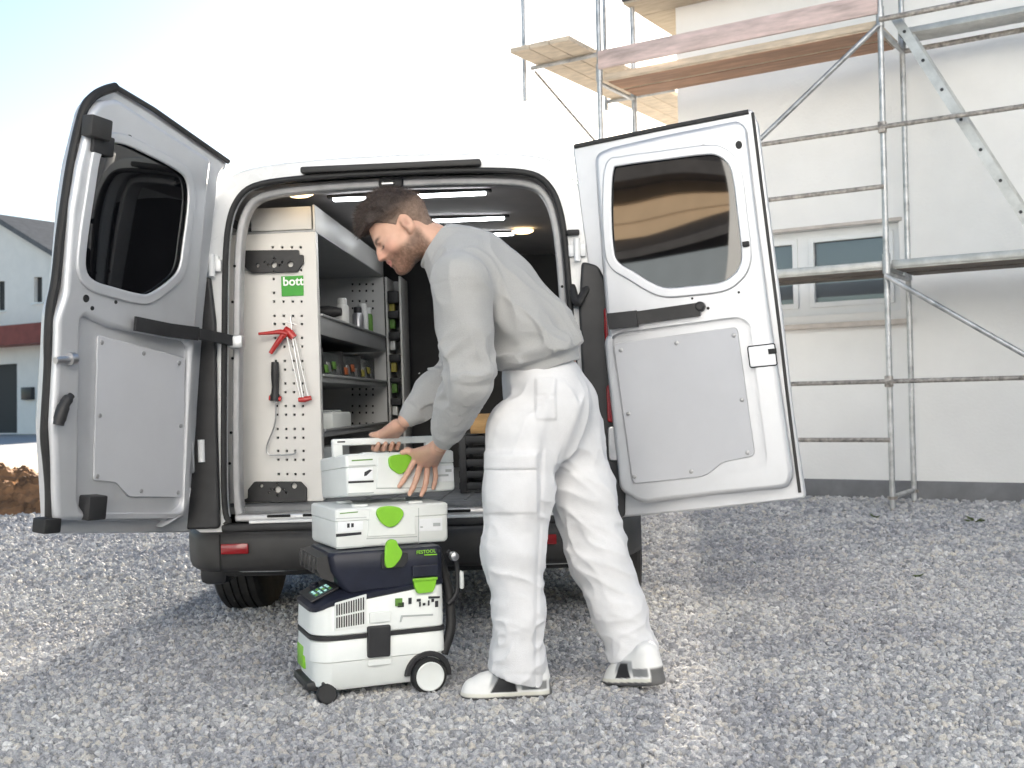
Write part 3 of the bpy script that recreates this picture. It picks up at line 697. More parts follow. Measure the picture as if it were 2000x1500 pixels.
PL = dict(
    outline=[(100, 1043), (92, 900), (88, 830), (97, 690), (100, 610), (115, 560), (128, 400), (140, 320), (166, 215), (186, 186), (224, 170), (336, 241), (446, 318), (428, 340), (412, 480), (398, 620), (386, 800), (374, 1040)],
    inner=[(112, 1018), (108, 900), (104, 830), (112, 690), (114, 620), (130, 570), (143, 400), (156, 320), (181, 218), (200, 198), (230, 192), (330, 258), (414, 312), (408, 360), (398, 480), (384, 640), (374, 820), (364, 1012)],
    inner_r=.02,
    glass=[(184, 292), (219, 279), (275, 302), (330, 331), (350, 352), (354, 395), (345, 470), (337, 520), (320, 545), (282, 572), (258, 575), (210, 563), (168, 549), (151, 525), (153, 475), (166, 385)],
    recess=[(160, 612), (215, 640), (372, 668), (362, 985), (345, 1003), (168, 1003), (155, 985)],
    recess_r=.04,
    panel=[(190, 654), (361, 699), (356, 972), (252, 970), (226, 942), (182, 938)],
    screws=[(199, 669), (281, 690), (350, 709), (195, 812), (353, 832), (190, 930), (276, 959), (348, 962)],
    dots=[(168, 583, .014, 1), (180, 602, .008, 1), (226, 590, .007, 1), (253, 268, .009, 1.3)])
dl, DFL = build_door(LH, -1, PL)
def on(DF, DM, l, off): return [DM @ Vector((*DF.px(a, b_, off), off)) for a, b_ in l]
seal_px = [(226, 170), (205, 176), (183, 188), (166, 210), (153, 253), (137, 330), (126, 404), (118, 462), (112, 523), (107, 560), (99, 600), (95, 664), (95, 716), (90, 803), (88, 854), (93, 905), (97, 958), (97, 1028)]
bm = MB(); bm.tube([tuple(p) for p in spline([tuple(q) for q in on(DFL, LH, seal_px, .02)], 4)], .0165, 10); bm.build('free_edge_seal', 'black_rubber', dl)
tp_px = [(226, 170), (300, 214), (446, 316)]
bm = MB(); bm.tube([tuple(p) for p in on(DFL, LH, tp_px, .012)], .010, 8); bm.build('drip_edge', 'grey_plastic', dl)
def dbox(DF, DM, x0, y0, x1, y1, z0, z1, name, m, parent, bev=.006):
    a = DF.px(x0, y1, z1); b_ = DF.px(x1, y0, z1)
    bm = MB(); bm.box(((a[0]+b_[0])/2, (a[1]+b_[1])/2, (z0+z1)/2), (abs(b_[0]-a[0]), abs(b_[1]-a[1]), z1-z0), bev); return bm.build(name, m, parent, M=DM)
dbox(DFL, LH, 86, 1012, 122, 1044, .0, .06, 'corner_bumper', 'black_rubber', dl)
dbox(DFL, LH, 172, 968, 212, 1018, .02, .085, 'stay_bracket', 'black_plastic', dl)
dbox(DFL, LH, 178, 236, 222, 264, .05, .10, 'upper_latch', 'grey_plastic', dl)
dbox(DFL, LH, 182, 270, 226, 296, .045, .075, 'latch_cover', 'black_plastic', dl)
lp = on(DFL, LH, [(108, 704), (146, 700)], .075); bm = MB(); bm.cyl(lp[0], lp[1], .012, 10); bm.cyl(lp[0].lerp(lp[1], .7), lp[1], .022, 12); bm.build('lock_striker', 'steel', dl)
hp = on(DFL, LH, [(140, 772), (128, 786), (120, 806), (114, 830)], .085)
bm = MB(); bm.tube([tuple(p) for p in spline([tuple(q) for q in hp], 4)], [.012]*2+[.018]*4+[.021]*5+[.018]*2, 12); bm.build('pull_handle', 'black_plastic', dl)
# check arm of the left door
arm = on(DFL, LH, [(264, 632), (330, 645), (386, 652)], .085)
pv = VR0.px(440, 662); arm.append(Vector((pv[0], -.055, pv[1]))); pv = VF(.0).px(462, 668); arm.append(Vector((pv[0], .0, pv[1])))
bm = MB(); bm.strip([arm[0], arm[1], arm[2]], .012, .052, LH.to_3x3().col[1]); bm.strip([arm[2], arm[3], arm[4]], .02, .042, (0, 0, 1)); bm.build('check_arm', 'black_plastic', dl)
bm = MB(); bm.box(tuple(arm[4]), (.06, .05, .055), .01); bm.build('arm_bracket', 'zinc', dl)

RH = door_frame((1195, 1010), (1118, 275), 164, 1)
PR = dict(
    outline=[(1199, 1012), (1184, 887), (1172, 795), (1157, 690), (1152, 550), (1134, 420), (1117, 282), (1290, 246), (1468, 212), (1480, 240), (1500, 400), (1528, 620), (1548, 800), (1574, 974), (1390, 994)],
    inner=[(1228, 972), (1212, 856), (1190, 703), (1178, 560), (1166, 400), (1160, 300), (1195, 286), (1300, 262), (1440, 234), (1456, 246), (1474, 400), (1500, 600), (1524, 760), (1549, 930), (1538, 954), (1390, 968), (1256, 984)],
    inner_r=[.03, 0, 0, 0, 0, .05, 0, 0, .02, .02, 0, 0, 0, .03, .03, 0, .03],
    glass=[(1201, 336), (1220, 325), (1300, 314), (1380, 304), (1408, 308), (1428, 327), (1437, 360), (1443, 410), (1452, 490), (1449, 520), (1434, 541), (1408, 555), (1350, 562), (1306, 565), (1276, 555), (1240, 533), (1210, 514), (1201, 485), (1197, 410)],
    recess=[(1196, 668), (1212, 658), (1440, 628), (1456, 636), (1490, 896), (1478, 908), (1416, 914), (1392, 934), (1376, 942), (1240, 956), (1226, 948)],
    recess_r=.012,
    panel=[(1198, 671), (1440, 638), (1475, 890), (1411, 903), (1388, 923), (1372, 931), (1236, 945)],
    panel_r=[.02, .02, .02, .02, .015, .02, .02],
    screws=[(1213, 684), (1321, 670), (1433, 655), (1227, 808), (1449, 781), (1239, 931), (1350, 921), (1460, 884)],
    dots=[(1373, 288, .011, 1.5), (1443, 283, .016, .8), (1352, 583, .005, 1), (1443, 571, .005, 1), (1383, 602, .006, 1)])
dr_, DFR = build_door(RH, 1, PR)
arm = on(DFR, RH, [(1188, 628), (1245, 622)], .085)
bm = MB(); bm.strip(arm, .02, .062, RH.to_3x3().col[1]); bm.build('check_arm', 'black_plastic', dr_)
arm = on(DFR, RH, [(1244, 621), (1366, 604)], .08)
bm = MB(); bm.strip(arm, .018, .05, RH.to_3x3().col[1]); bm.build('check_arm', 'grey_plastic', dr_)
u, v = DFR.px(1368, 599, .07); bm = MB(); bm.lathe([(.019, .06), (.019, .088), (.012, .094), (.002, .094)], 18, RH @ Matrix.Translation((u, v, 0))); bm.build('arm_pivot', 'black_plastic', dr_)
cv = round_poly(DFR.pts([(1461, 678), (1512, 672), (1517, 712), (1466, 717)], .06), .006)
cvo = plate('latch_cover', cv, [], .0605, .064, .0015, 'door_paint', dr_, RH)
plate('cover_gap', inset(cv, -.004), [], .0595, .0615, .0006, 'hole_dark', cvo, RH)
dbox(DFR, RH, 1501, 680, 1516, 692, .062, .068, 'latch_button', 'black_rubber', cvo, .001)
dbox(DFR, RH, 1450, 470, 1462, 482, .055, .09, 'seal_clip', 'black_rubber', dr_, .003)
# outer seal line of the right door
sp_ = [(1470, 220), (1492, 400), (1520, 620), (1540, 790), (1562, 962)]
bm = MB(); bm.tube([tuple(p) for p in spline([tuple(q) for q in on(DFR, RH, sp_, .004)], 5)], .006, 8); bm.build('free_edge_seal', 'grey_plastic', dr_)
sp_ = [(1122, 286), (1290, 251), (1462, 218)]
bm = MB(); bm.tube([tuple(p) for p in on(DFR, RH, sp_, .004)], .009, 8); bm.build('drip_edge', 'grey_plastic', dr_)
# check strap and cable between pillar and right door
a = VR0.px(1116, 560); b_ = RH @ Vector((*DFR.px(1150, 560, .0), .01))
bm = MB(); bm.tube(spline([(a[0], .0, a[1]), (a[0]+.02, -.05, a[1]-.07), (b_.x-.02, b_.y-.02, b_.z-.03), tuple(b_)], 6), .017, 10); bm.build('cable_sleeve', 'black_rubber', dr_)
a = VR0.px(1112, 456); bm = MB(); bm.box((a[0]+.015, -.02, a[1]), (.05, .04, .02), .006); bm.build('door_stop', 'black_rubber', van)
# ================================================================ load-bay fittings: shelving, tools, cases
T = Matrix.Translation
def vthing(name, label, cat, base, group=None):
    o = thing(name, label, cat, VANM @ T(base), group); return o, T((-base[0], -base[1], -base[2]))
PD = .25
F25 = VF(PD); F200 = VF(2.0)
xr = F25.px(624, 720)[0]; ztop = F25.px(560, 455)[1]; zbot = .552; xl_ = -.785; YB = 2.0
cab, Tc = vthing('shelving_cabinet', 'cream perforated steel shelving cabinet along the inside of the van', 'cabinet', (xr-.2, PD, zbot))
def sq(cx, cz, r): return [(cx-r, cz-r), (cx+r, cz-r), (cx+r, cz+r), (cx-r, cz+r)]
def circ(cx, cz, r, n=14): return [(cx+r*math.cos(2*math.pi*k/n), cz+r*math.sin(2*math.pi*k/n)) for k in range(n)]
rows = [483, 500, 528, 545, 572, 589, 617, 633, 660, 677, 705, 722, 749, 766, 793, 810, 838, 855, 881, 898, 926]
holes = []
for r in rows:
    t = (r-617)/(838-617)
    for c0_, c1_ in ((536, 542), (554, 559), (572, 575.5), (589, 592)):
        c = c0_+(c1_-c0_)*t; u, v = F25.px(c, r); holes.append(sq(u, v, .0046))
ep = plate('end_panel', [(xl_, zbot), (xr, zbot), (xr, ztop), (xl_, ztop)], holes, -.012, 0, .002, 'cab_white', cab, Tc @ A_at(PD), 1)
bm = MB(); bm.box(((xl_+xr)/2, PD+.03, (zbot+ztop)/2), (xr-xl_-.04, .006, ztop-zbot-.04)); bm.build('panel_backing', 'bulkhead_dark', ep, smooth=False, M=Tc)
bm = MB(); bm.box((xr-.012, PD+.03, (zbot+ztop)/2), (.024, .034, ztop-zbot), .004); bm.build('corner_post', 'cab_white', cab, M=Tc)
# rear upright with holes
def grid(Fr, cols, rws): return [sq(*Fr.px(c, r), .0058) for c in cols for r in rws]
hs = grid(F200, (688, 702, 715, 728), (555, 568, 588, 602, 760, 771, 793, 806, 827))
plate('far_panel', [(xl_, zbot), (xr-.004, zbot), (xr-.004, ztop+.05), (xl_, ztop+.05)], hs, -.012, 0, .002, 'cab_white', cab, Tc @ A_at(YB), 1)
bm = MB(); bm.box(((xl_+xr)/2, YB+.04, 1.2), (xr-xl_-.03, .006, 1.2)); bm.build('panel_backing', 'bulkhead_dark', cab, smooth=False, M=Tc)
bm = MB(); bm.box((xl_+.006, (PD+YB)/2, 1.15), (.012, YB-PD, 1.2)); bm.build('back_sheet', 'cab_grey', cab, smooth=False, M=Tc)
def shelf(z0, lip, m='cab_grey', name='shelf'):
    bm = MB(); bm.box(((xl_+xr)/2, (PD+YB)/2+.02, z0), (xr-xl_-.016, YB-PD-.07, .012)); s_ = bm.build(name, m, cab, smooth=False, M=Tc)
    if lip:
        bm = MB(); bm.box((xr-.006, (PD+YB)/2+.02, z0+lip/2-.006), (.012, YB-PD-.07, lip), .003); bm.box((xr+.001, (PD+YB)/2+.02, z0+lip-.006), (.014, YB-PD-.07, .012), .003); bm.build('shelf_lip', m, s_, M=Tc)
    return s_
z1 = F25.px(626, 652)[1]; shelf(z1+.006, .085)
z2 = F25.px(626, 745)[1]; shelf(z2+.004, .03)
zw = F25.px(626, 852)[1]; shelf(zw, .03)
# top tray
tx0, tz0 = F25.px(490, 452); tx1, tz1 = F25.px(607, 402)
bm = MB(); bm.box((tx0-.05, (PD+YB)/2, ztop+.006), (xr-xl_-.01, YB-PD, .012)); 
tr = None
bm.bm.free(); bm = MB(); bm.box(((xl_+xr)/2, (PD+YB)/2+.005, ztop+.008), (xr-xl_-.004, YB-PD-.02, .012)); tr = bm.build('top_tray', 'cab_grey', cab, smooth=False, M=Tc)
bm = MB(); bm.box((xr-.006, (PD+YB)/2, (ztop+tz1)/2+.006), (.010, YB-PD-.01, tz1-ztop), .002); bm.build('tray_side', 'cab_white', tr, M=Tc)
bm = MB(); bm.box(((tx0+tx1)/2, PD+.012, (tz0+tz1)/2), (tx1-tx0, .016, tz1-tz0), .004); bm.build('tray_front', 'cab_white', tr, M=Tc)
# black load brackets with holes
def bracket(poly, hl, name='lashing_plate'):
    o = round_poly(F25.pts(poly, .02), .004, 2); plate(name, o, [circ(*F25.px(a, b_, .02), r) for a, b_, r in hl], .004, .02, .002, 'black_plastic', cab, Tc @ A_at(PD), 1)
bracket([(464, 500), (464, 489), (583, 488), (584, 497), (592, 498), (592, 514), (580, 531), (491, 533), (477, 521), (475, 503)],
        [(535, 517, .0125), (567, 516, .0125), (503, 518, .008), (524, 517, .004), (546, 518, .004), (517, 512, .004), (551, 512, .004), (535, 505, .004), (535, 530, .003)])
bracket([(462, 981), (483, 972), (483, 956), (496, 940), (587, 940), (599, 953), (599, 980)],
        [(542, 956, .0145), (574, 949, .0125), (510, 949, .008), (530, 956, .004), (554, 956, .004), (525, 962, .004), (559, 962, .004), (542, 945, .004), (542, 968, .004)])
# maker's plate
a = F25.px(550, 579, .004); b_ = F25.px(592, 538, .004)
sg_ = plate('sign_plate', [a, (b_[0], a[1]), b_, (a[0], b_[1])], [], .001, .004, .0005, 'green_sign', cab, Tc @ A_at(PD), 1)
c = F25.px(572.5, 550, .005)
link('sign_lettering', text_mesh('sign_lettering', 'bott', .052, .0006, Tc @ A_at(PD) @ T((c[0], c[1], .0052)), 1.0, .0012), 'print_white', sg_, False)
# caulking gun hanging on the panel
def pth(l, off): return [(*(lambda q: (q[0], PD-off, q[1]))(F25.px(a, b_, off)),) for a, b_ in l]
base = pth([(560, 700)], .0)[0]
g, Tg = vthing('caulking_gun', 'red skeleton caulking gun hanging on the perforated cabinet end', 'caulking gun', base)
bm = MB(); bm.tube(pth([(505, 652), (530, 650), (548, 648), (562, 652)], .045), [.006, .008, .011, .012], 10); bm.build('trigger', 'tool_red', g, M=Tg)
bm = MB(); bm.tube(pth([(528, 690), (540, 672), (552, 656), (566, 648)], .04), [.009, .011, .013, .014], 10); bm.build('grip', 'tool_red', g, M=Tg)
bm = MB(); bm.tube(pth([(556, 642), (566, 650), (574, 660)], .04), [.013, .018, .016], 12); bm.build('gun_body', 'tool_red', g, M=Tg)
for l in ([(560, 655), (588, 780)], [(574, 652), (603, 778)]):
    bm = MB(); bm.tube(pth(l, .035), .0026, 6); bm.build('frame_rod', 'steel', g, M=Tg)
bm = MB(); bm.tube(pth([(568, 618), (570, 650), (592, 776)], .045), .0035, 6); bm.tube(pth([(560, 628), (578, 634)], .045), .003, 6); bm.build('push_rod', 'steel', g, M=Tg)
bm = MB(); bm.tube(pth([(583, 781), (595, 780), (608, 777)], .035), [.009, .013, .009], 10); bm.build('front_ring', 'tool_red', g, M=Tg)
# padsaw: black handle with a bent wire hook
base = pth([(545, 790)], 0)[0]
g, Tg = vthing('wire_hook_tool', 'black handled tool with a bent steel wire hanging on the cabinet end', 'hand tool', base)
bm = MB(); bm.tube(pth([(537, 707), (537.5, 730), (538, 755), (537, 768), (537, 772), (537, 783)], .03), [.0155, .018, .0155, .016, .021, .02], 14); bm.build('handle', 'black_plastic', g, M=Tg)
bm = MB(); bm.tube(pth([(526, 777), (549, 779)], .03), .011, 10); bm.build('guard', 'tool_red', g, M=Tg)
bm = MB(); bm.tube(spline(pth([(538, 782), (539, 815), (534, 838), (522, 868), (522, 884), (532, 889), (562, 888), (576, 886), (577, 880)], .03), 5), .0032, 8); bm.build('wire', 'steel', g, M=Tg)

# ---------------------------------------------------------------- things on the shelves
mat('can_white', (.72, .72, .70), .3, 0, .05, 20, coat=.3)
mat('can_steel', (.5, .5, .52), .3, .7)
mat('label_orange', (.4, .10, .03), .5, 0, .3, 20); mat('label_green', (.12, .26, .05), .5, 0, .3, 20); mat('label_yellow', (.36, .31, .06), .5)
mat('bin_clear', (.10, .11, .11), .12, 0, .5, 20, coat=.4)
def can(dx, dy, z, r, h, m, label, capm='can_white', name='spray_can', cat='spray can'):
    x = xr-dx; o, To = vthing(name, label, cat, (x, dy, z))
    bm = MB(); bm.lathe([(r*.9, 0), (r, .006), (r, h*.78), (r*.85, h*.83), (r*.5, h*.86)], 18); bm.build('can_body', m, o)
    bm = MB(); bm.lathe([(r*.72, h*.835), (r*.72, h*.97), (r*.6, h), (.002, h)], 14); bm.build('cap', capm, o)
zs1 = z1+.013
can(.05, 1.02, zs1, .033, .21, 'can_white', 'white spray can nearest the end of the upper cabinet shelf')
can(.05, 1.42, zs1, .030, .20, 'can_steel', 'bare steel spray can on the upper cabinet shelf', 'black_plastic')
can(.05, 1.56, zs1, .030, .23, 'can_white', 'tall white spray can beside the bare steel can')
can(.05, 1.70, zs1, .030, .22, 'label_green', 'green spray can at the far end of the upper shelf')
can(.20, 1.25, zs1, .035, .19, 'can_steel', 'steel can with black cap at the back of the upper shelf', 'black_plastic')
o, To = vthing('drill_tool', 'dark cordless drill lying on the upper cabinet shelf', 'drill', (xr-.09, .75, zs1))
bm = MB(); bm.tube([(-.06, 0, .12), (.03, 0, .12), (.09, 0, .12)], [.03, .032, .018], 12); bm.build('motor_housing', 'black_plastic', o)
bm = MB(); bm.tube([(-.02, 0, .10), (-.035, 0, .02)], [.02, .022], 10); bm.build('grip', 'black_plastic', o)
bm = MB(); bm.box((-.035, 0, .02), (.09, .06, .04), .008); bm.build('battery', 'label_green', o)
zs2 = z2+.012
for k, (y0, mm, lb) in enumerate(((.42, 'label_green', 'open-fronted parts bin with green packets, first on the middle shelf'), (.86, 'label_orange', 'parts bin with an orange packet on the middle shelf'), (1.30, 'label_yellow', 'parts bin with yellow packets at the far end of the middle shelf'))):
    o, To = vthing('parts_bin', lb, 'storage bin', (xr-.16, y0+.2, zs2), 'bins on the middle shelf')
    bm = MB()
    bm.box((0, 0, .004), (.28, .41, .008)); bm.box((-.137, 0, .07), (.006, .41, .14)); bm.box((0, -.203, .07), (.28, .006, .14)); bm.box((0, .203, .07), (.28, .006, .14)); bm.build('tray', 'black_plastic', o, smooth=False)
    bm = MB(); bm.loft([[(.138, y, .0), (.142, y, .0), (.122, y, .125), (.118, y, .125)] for y in (-.2, .2)]); bm.build('front_window', 'bin_clear', o, smooth=False)
    for j in range(4):
        bm = MB(); bm.box((.146-.008*(j % 2), -.14+.09*j, .03+.01*(j % 3)), (.004, .07, .035+.012*(j % 2)), .001, Matrix.Rotation(R_(-8), 4, 'Y')); bm.build('packet', mm if j % 2 == 0 else 'can_steel', o)
# grey case on the worktop
o, To = vthing('tool_case', 'pale grey tool case with black catch on the lowest cabinet shelf', 'tool case', (xr-.14, .75, zw+.008))
bm = MB(); bm.box((0, 0, .045), (.26, .42, .09), .012); bm.build('case_body', 'sys_body', o)
bm = MB(); bm.box((.0, -.1, .098), (.05, .06, .022), .006); bm.build('catch', 'black_plastic', o)
bm = MB(); bm.box((0, .02, .094), (.2, .2, .012), .004); bm.build('lid_plate', 'sys_dark', o)
o, To = vthing('tool_case', 'dark slotted tool case under the lowest cabinet shelf', 'tool case', (xr-.15, .62, .552))
bm = MB(); bm.box((0, 0, .11), (.28, .55, .22), .012); bm.build('case_body', 'sys_dark', o)
bm = MB(); bm.box((.142, -.15, .14), (.01, .12, .03), .004); bm.build('catch', 'black_plastic', o)
# narrow bin rack beyond the cabinet
FB = VF(2.06); x0b = FB.px(756, 700)[0]; x1b = FB.px(787, 700)[0]; zb1 = FB.px(770, 540)[1]
rack, Tr = vthing('bin_rack', 'narrow white rack of small black bins beyond the cabinet', 'rack', ((x0b+x1b)/2, 2.06, .552))
for xx in (x0b+.006, x1b-.006):
    bm = MB(); bm.box((xx, 2.2, (zb1+.552)/2), (.012, .28, zb1-.552), .002); bm.build('upright', 'cab_white', rack, M=Tr)
bm = MB(); bm.box(((x0b+x1b)/2, 2.33, (zb1+.552)/2), (x1b-x0b-.02, .01, zb1-.552)); bm.build('back_sheet', 'cab_grey', rack, smooth=False, M=Tr)
for k, (ya, yb) in enumerate(((568, 592), (607, 622), (648, 664), (692, 707), (738, 748), (778, 792), (818, 832))):
    za = FB.px(770, ya)[1]; zb_ = FB.px(770, yb)[1]
    bm = MB(); bm.box(((x0b+x1b)/2-.002, 2.13, (za+zb_)/2), (x1b-x0b-.03, .16, za-zb_), .006); bn = bm.build('small_bin', 'black_plastic', rack, M=Tr)
    bm = MB(); bm.box(((x0b+x1b)/2-.012, 2.10, zb_-.03), (.03, .05, .055), .004); bm.build('packet', ('label_yellow', 'label_green', 'can_white')[k % 3], bn, M=Tr)
# crate and wooden box on the load floor behind the worker
FC = VF(.45); cx0, cz1 = FC.px(896, 850); cx1 = cx0+.46
o, To = vthing('folding_crate', 'black slatted folding crate on the load floor of the van', 'crate', ((cx0+cx1)/2, .62, .552))
hgt = cz1-.552; hw_ = (cx1-cx0)/2
for (c, d) in (((0, -.17, 0), (2*hw_, .012)), ((0, .17, 0), (2*hw_, .012))):
    for k in range(5):
        bm = MB(); bm.box((0, c[1], .03+k*(hgt-.05)/4), (2*hw_, .012, .03), .003); bm.build('slat', 'black_plastic', o)
for sx in (-1, 1):
    for sy in (-1, 1):
        bm = MB(); bm.box((sx*(hw_-.015), sy*.17, hgt/2), (.03, .02, hgt), .003); bm.build('post', 'black_plastic', o)
    for k in range(5):
        bm = MB(); bm.box((sx*hw_, 0, .03+k*(hgt-.05)/4), (.012, .32, .03), .003); bm.build('slat', 'black_plastic', o)
bm = MB(); bm.box((0, 0, .008), (2*hw_, .34, .012)); bm.build('base', 'black_plastic', o, smooth=False)
bm = MB(); bm.box((0, 0, hgt-.012), (2*hw_-.03, .31, .012)); bm.build('lid', 'black_plastic', o, smooth=False)
mat('box_wood', (.42, .25, .10), .6, 0, .3, 5, stretch=(1, 6, 6), bump=.05)
o, To = vthing('wooden_box', 'small plywood box standing on the black crate', 'box', ((cx0+cx1)/2+.02, .62, cz1+.004))
for (c, d) in (((0, -.14, .042), (.40, .012, .084)), ((0, .14, .042), (.40, .012, .084)), ((-.194, 0, .042), (.012, .268, .084)), ((.194, 0, .042), (.012, .268, .084)), ((0, 0, .006), (.376, .268, .012))):
    bm = MB(); bm.box(c, d, .002); bm.build('plywood_side', 'box_wood', o)
# ================================================================ dust extractor and the two stacking cases
VACM = T((-.62, 3.575, 0)) @ Matrix.Rotation(R_(22), 4, 'Z')
vac = thing('dust_extractor', 'white and navy wheeled dust extractor with lime green latches on the gravel', 'dust extractor', VACM)
VS = Frame(VACM @ A_REAR)
L0, L1, WD = VS.px(619, 1225)[0]-.012, VS.px(871, 1225)[0], .31
ZT = .478
def rr(l0, l1, w0, w1, rf, rb, n=7):
    """rounded rectangle, front (l0) corners rf, back corners rb"""
    pts = []
    for cx, cy, r, a0 in ((l1-rb, w0+rb, rb, -90), (l1-rb, w1-rb, rb, 0), (l0+rf, w1-rf, rf, 90), (l0+rf, w0+rf, rf, 180)):
        for k in range(n+1):
            a = R_(a0+90*k/n); pts.append((cx+r*math.cos(a), cy+r*math.sin(a)))
    return pts
def ring(z, dl0=0, dl1=0, dw=0, rf=.075, rb=.03):
    f = z if callable(z) else (lambda l: z)
    return [(x, y, f(x)) for x, y in rr(L0+dl0, L1-dl1, dw, WD-dw, rf, rb)]
zb = VS.px(700, 1346)[1]; zband = VS.px(760, 1236)[1]
# boundary between white shell and navy hood
bl = [VS.px(a, b_) for a, b_ in ((619, 1199), (640, 1187), (680, 1166), (715, 1155), (750, 1149), (800, 1144), (871, 1139))]
def zcut(l): return float(np.interp(l, [p[0] for p in bl], [p[1] for p in bl]))
bm = MB(); bm.loft([ring(zb, .02, .03, .018), ring(zb+.012, .008, .015, .008), ring(zb+.09, .002, .004, .002), ring(zb+.094, -.003, -.001, -.003), ring(zband-.014, .001, .001, .001), ring(zband-.009, .006, .004, .005)]); bm.build('container', 'sys_body', vac, angle=40)
bm = MB(); bm.loft([ring(zband-.010, .005, .004, .004), ring(zband-.008, -.002, -.002, -.002), ring(zband+.004, -.002, -.002, -.002), ring(zband+.006, .005, .004, .004)]); bm.build('sealing_band', 'black_plastic', vac)
bm = MB(); bm.loft([ring(zband+.005, .006, .004, .004), ring(zband+.01, .0, .001, .0), ring(lambda l: zcut(l)-.004, .002, .002, .003), ring(lambda l: zcut(l), .006, .005, .007)]); ub = bm.build('upper_shell', 'sys_body', vac, angle=40)
# hood: sloping console at the front, block behind
def hoodz(l): return zcut(l)
bm = MB(); bm.loft([ring(lambda l: zcut(l)-.001, -.001, -.001, -.001), ring(lambda l: zcut(l)+.012, -.002, .0, -.001), ring(lambda l: zcut(l)+.022, .008, .006, .012, .07), ring(lambda l: zcut(l)+.027, .03, .02, .03, .06)]); hd = bm.build('hood', 'navy_plastic', vac, angle=40)
bx0 = VS.px(648, 1110)[0]
def blk(z, l0, dl1=0, dw=0, r=.02): return [(x, y, z(x) if callable(z) else z) for x, y in rr(l0, L1-dl1, .004+dw, WD-.004-dw, r, .03)]
bm = MB(); bm.loft([blk(lambda l: zcut(l)+.01, bx0+.05), blk(lambda l: max(zcut(l)+.03, .37), bx0+.03), blk(.42, bx0), blk(ZT-.01, bx0-.01), blk(ZT, bx0-.002, .008, .008)]); bm.build('hood_block', 'navy_plastic', vac, angle=40)
# grab handle at the front of the block, with ribs
gx = bx0-.045
bm = MB(); bm.loft([[(bx0+.01, y, .385), (gx+.015, y, .40), (gx, y, .43), (gx+.004, y, ZT-.012), (bx0+.01, y, ZT-.004)] for y in (.02, WD-.02)]); gh = bm.build('grab_handle', 'grey_plastic', vac, angle=30)
for k in range(4):
    bm = MB(); bm.box((gx+.006, .06+.065*k, .437), (.022, .022, .05), .005, T((0, 0, 0))); bm.build('handle_slot', 'black_plastic', gh)
# console with display
def con(l, w, h): return Vector((l, w, zcut(l)+.027+h))
cx = np.array([con(L0+.045, 0, 0)[2], con(bx0+.01, 0, 0)[2]]); ca = math.atan2(cx[1]-cx[0], (bx0+.01)-(L0+.045))
CM = T(con((L0+bx0)/2+.022, .15, .0)) @ Matrix.Rotation(-ca, 4, 'Y')
mat('display', (.02, .04, .04), .15, emit=((.25, .55, .5), .03)); mat('display_print', (.5, .8, .75), .4, emit=((.5, .9, .8), .1))
bm = MB(); bm.box((0, 0, .004), (.10, .20, .008), .004); co = bm.build('console', 'black_plastic', vac, M=CM)
bm = MB(); bm.box((-.0, -.035, .0088), (.062, .10, .002), .0006); di = bm.build('display', 'display', co, M=CM)
for r_ in range(4):
    for c_ in range(3):
        bm = MB(); bm.box((-.022+.016*r_, -.068+.03*c_, .0102), (.008, .02, .0008)); bm.build('display_symbol', 'display_print' if (r_+c_) % 3 else 'lime', di, smooth=False, M=CM)
bm = MB(); bm.lathe([(.017, .008), (.016, .018), (.012, .02), (.001, .02)], 18, CM @ T((.0, .055, 0))); bm.build('dial', 'navy_plastic', co)
# side details traced on the flank
def srect(x0, y0, x1, y1, off=.0):
    a = VS.px(x0, y1, off); b_ = VS.px(x1, y0, off); return [(a[0], a[1]), (b_[0], a[1]), (b_[0], b_[1]), (a[0], b_[1])]
def splate(name, l, z0, z1, m, bev=.001, r=.0, parent=vac): return plate(name, round_poly(VS.pts(l, z1), r, 3) if r else VS.pts(l, z1), [], z0, z1, bev, m, parent, A_REAR, 1)
vt = splate('vent_panel', [(654, 1178), (716, 1160), (716, 1223), (654, 1232)], -.004, .003, 'sys_body', .001, .004)
for row, (fa, fb) in enumerate(((.08, .47), (.54, .92))):
    for k in range(12):
        x = 657+k*4.7; t0 = 1178-18*(x-654)/62; t1 = 1232-9*(x-654)/62
        h0 = t0+(t1-t0)*fa; h1 = t0+(t1-t0)*fb
        splate('vent_slot', [(x, h1), (x+2.6, h1-.3), (x+2.6, h0-.7), (x, h0)], .001, .0045, 'black_plastic', .0003, 0, vt)
splate('clasp_plate', [(722, 1218), (763, 1214), (763, 1193), (722, 1197)], -.004, .006, 'sys_body', .002, .004)
cl = splate('clasp', [(719, 1286), (763, 1282), (764, 1221), (719, 1225)], -.004, .016, 'black_plastic', .004, .006)
splate('clasp_seat', [(719, 1302), (765, 1297), (765, 1286), (719, 1290)], -.004, .006, 'sys_body', .002, .004)
gl_ = splate('side_latch', [(808, 1131), (854, 1127), (851, 1145), (846, 1157), (816, 1160), (810, 1146)], -.004, .014, 'lime', .003, .006)
splate('latch_ridge', [(807, 1136), (855, 1132), (855, 1127), (807, 1131)], .010, .02, 'lime', .002, 0, gl_)
splate('latch_seat', [(806, 1128), (856, 1124), (856, 1102), (806, 1106)], -.004, .008, 'navy_plastic', .002, .006)
splate('groove', [(781, 1215), (784, 1202), (846, 1199), (846, 1202), (787, 1205), (784, 1215)], .0, .003, 'sys_dark', .0005, 0)
q = VS.px(833, 1078, .008)
link('wordmark', text_mesh('wordmark', 'FESTOOL', .016, .0004, A_REAR @ T((q[0], q[1], .0012+.002)) @ Matrix.Rotation(R_(1.0), 4, 'Z'), 1.0, .0003), 'lime', vac, False)
splate('wordmark_line', [(829, 1085), (854, 1084), (854, 1082), (829, 1083)], -.002, .003, 'lime', .0002)
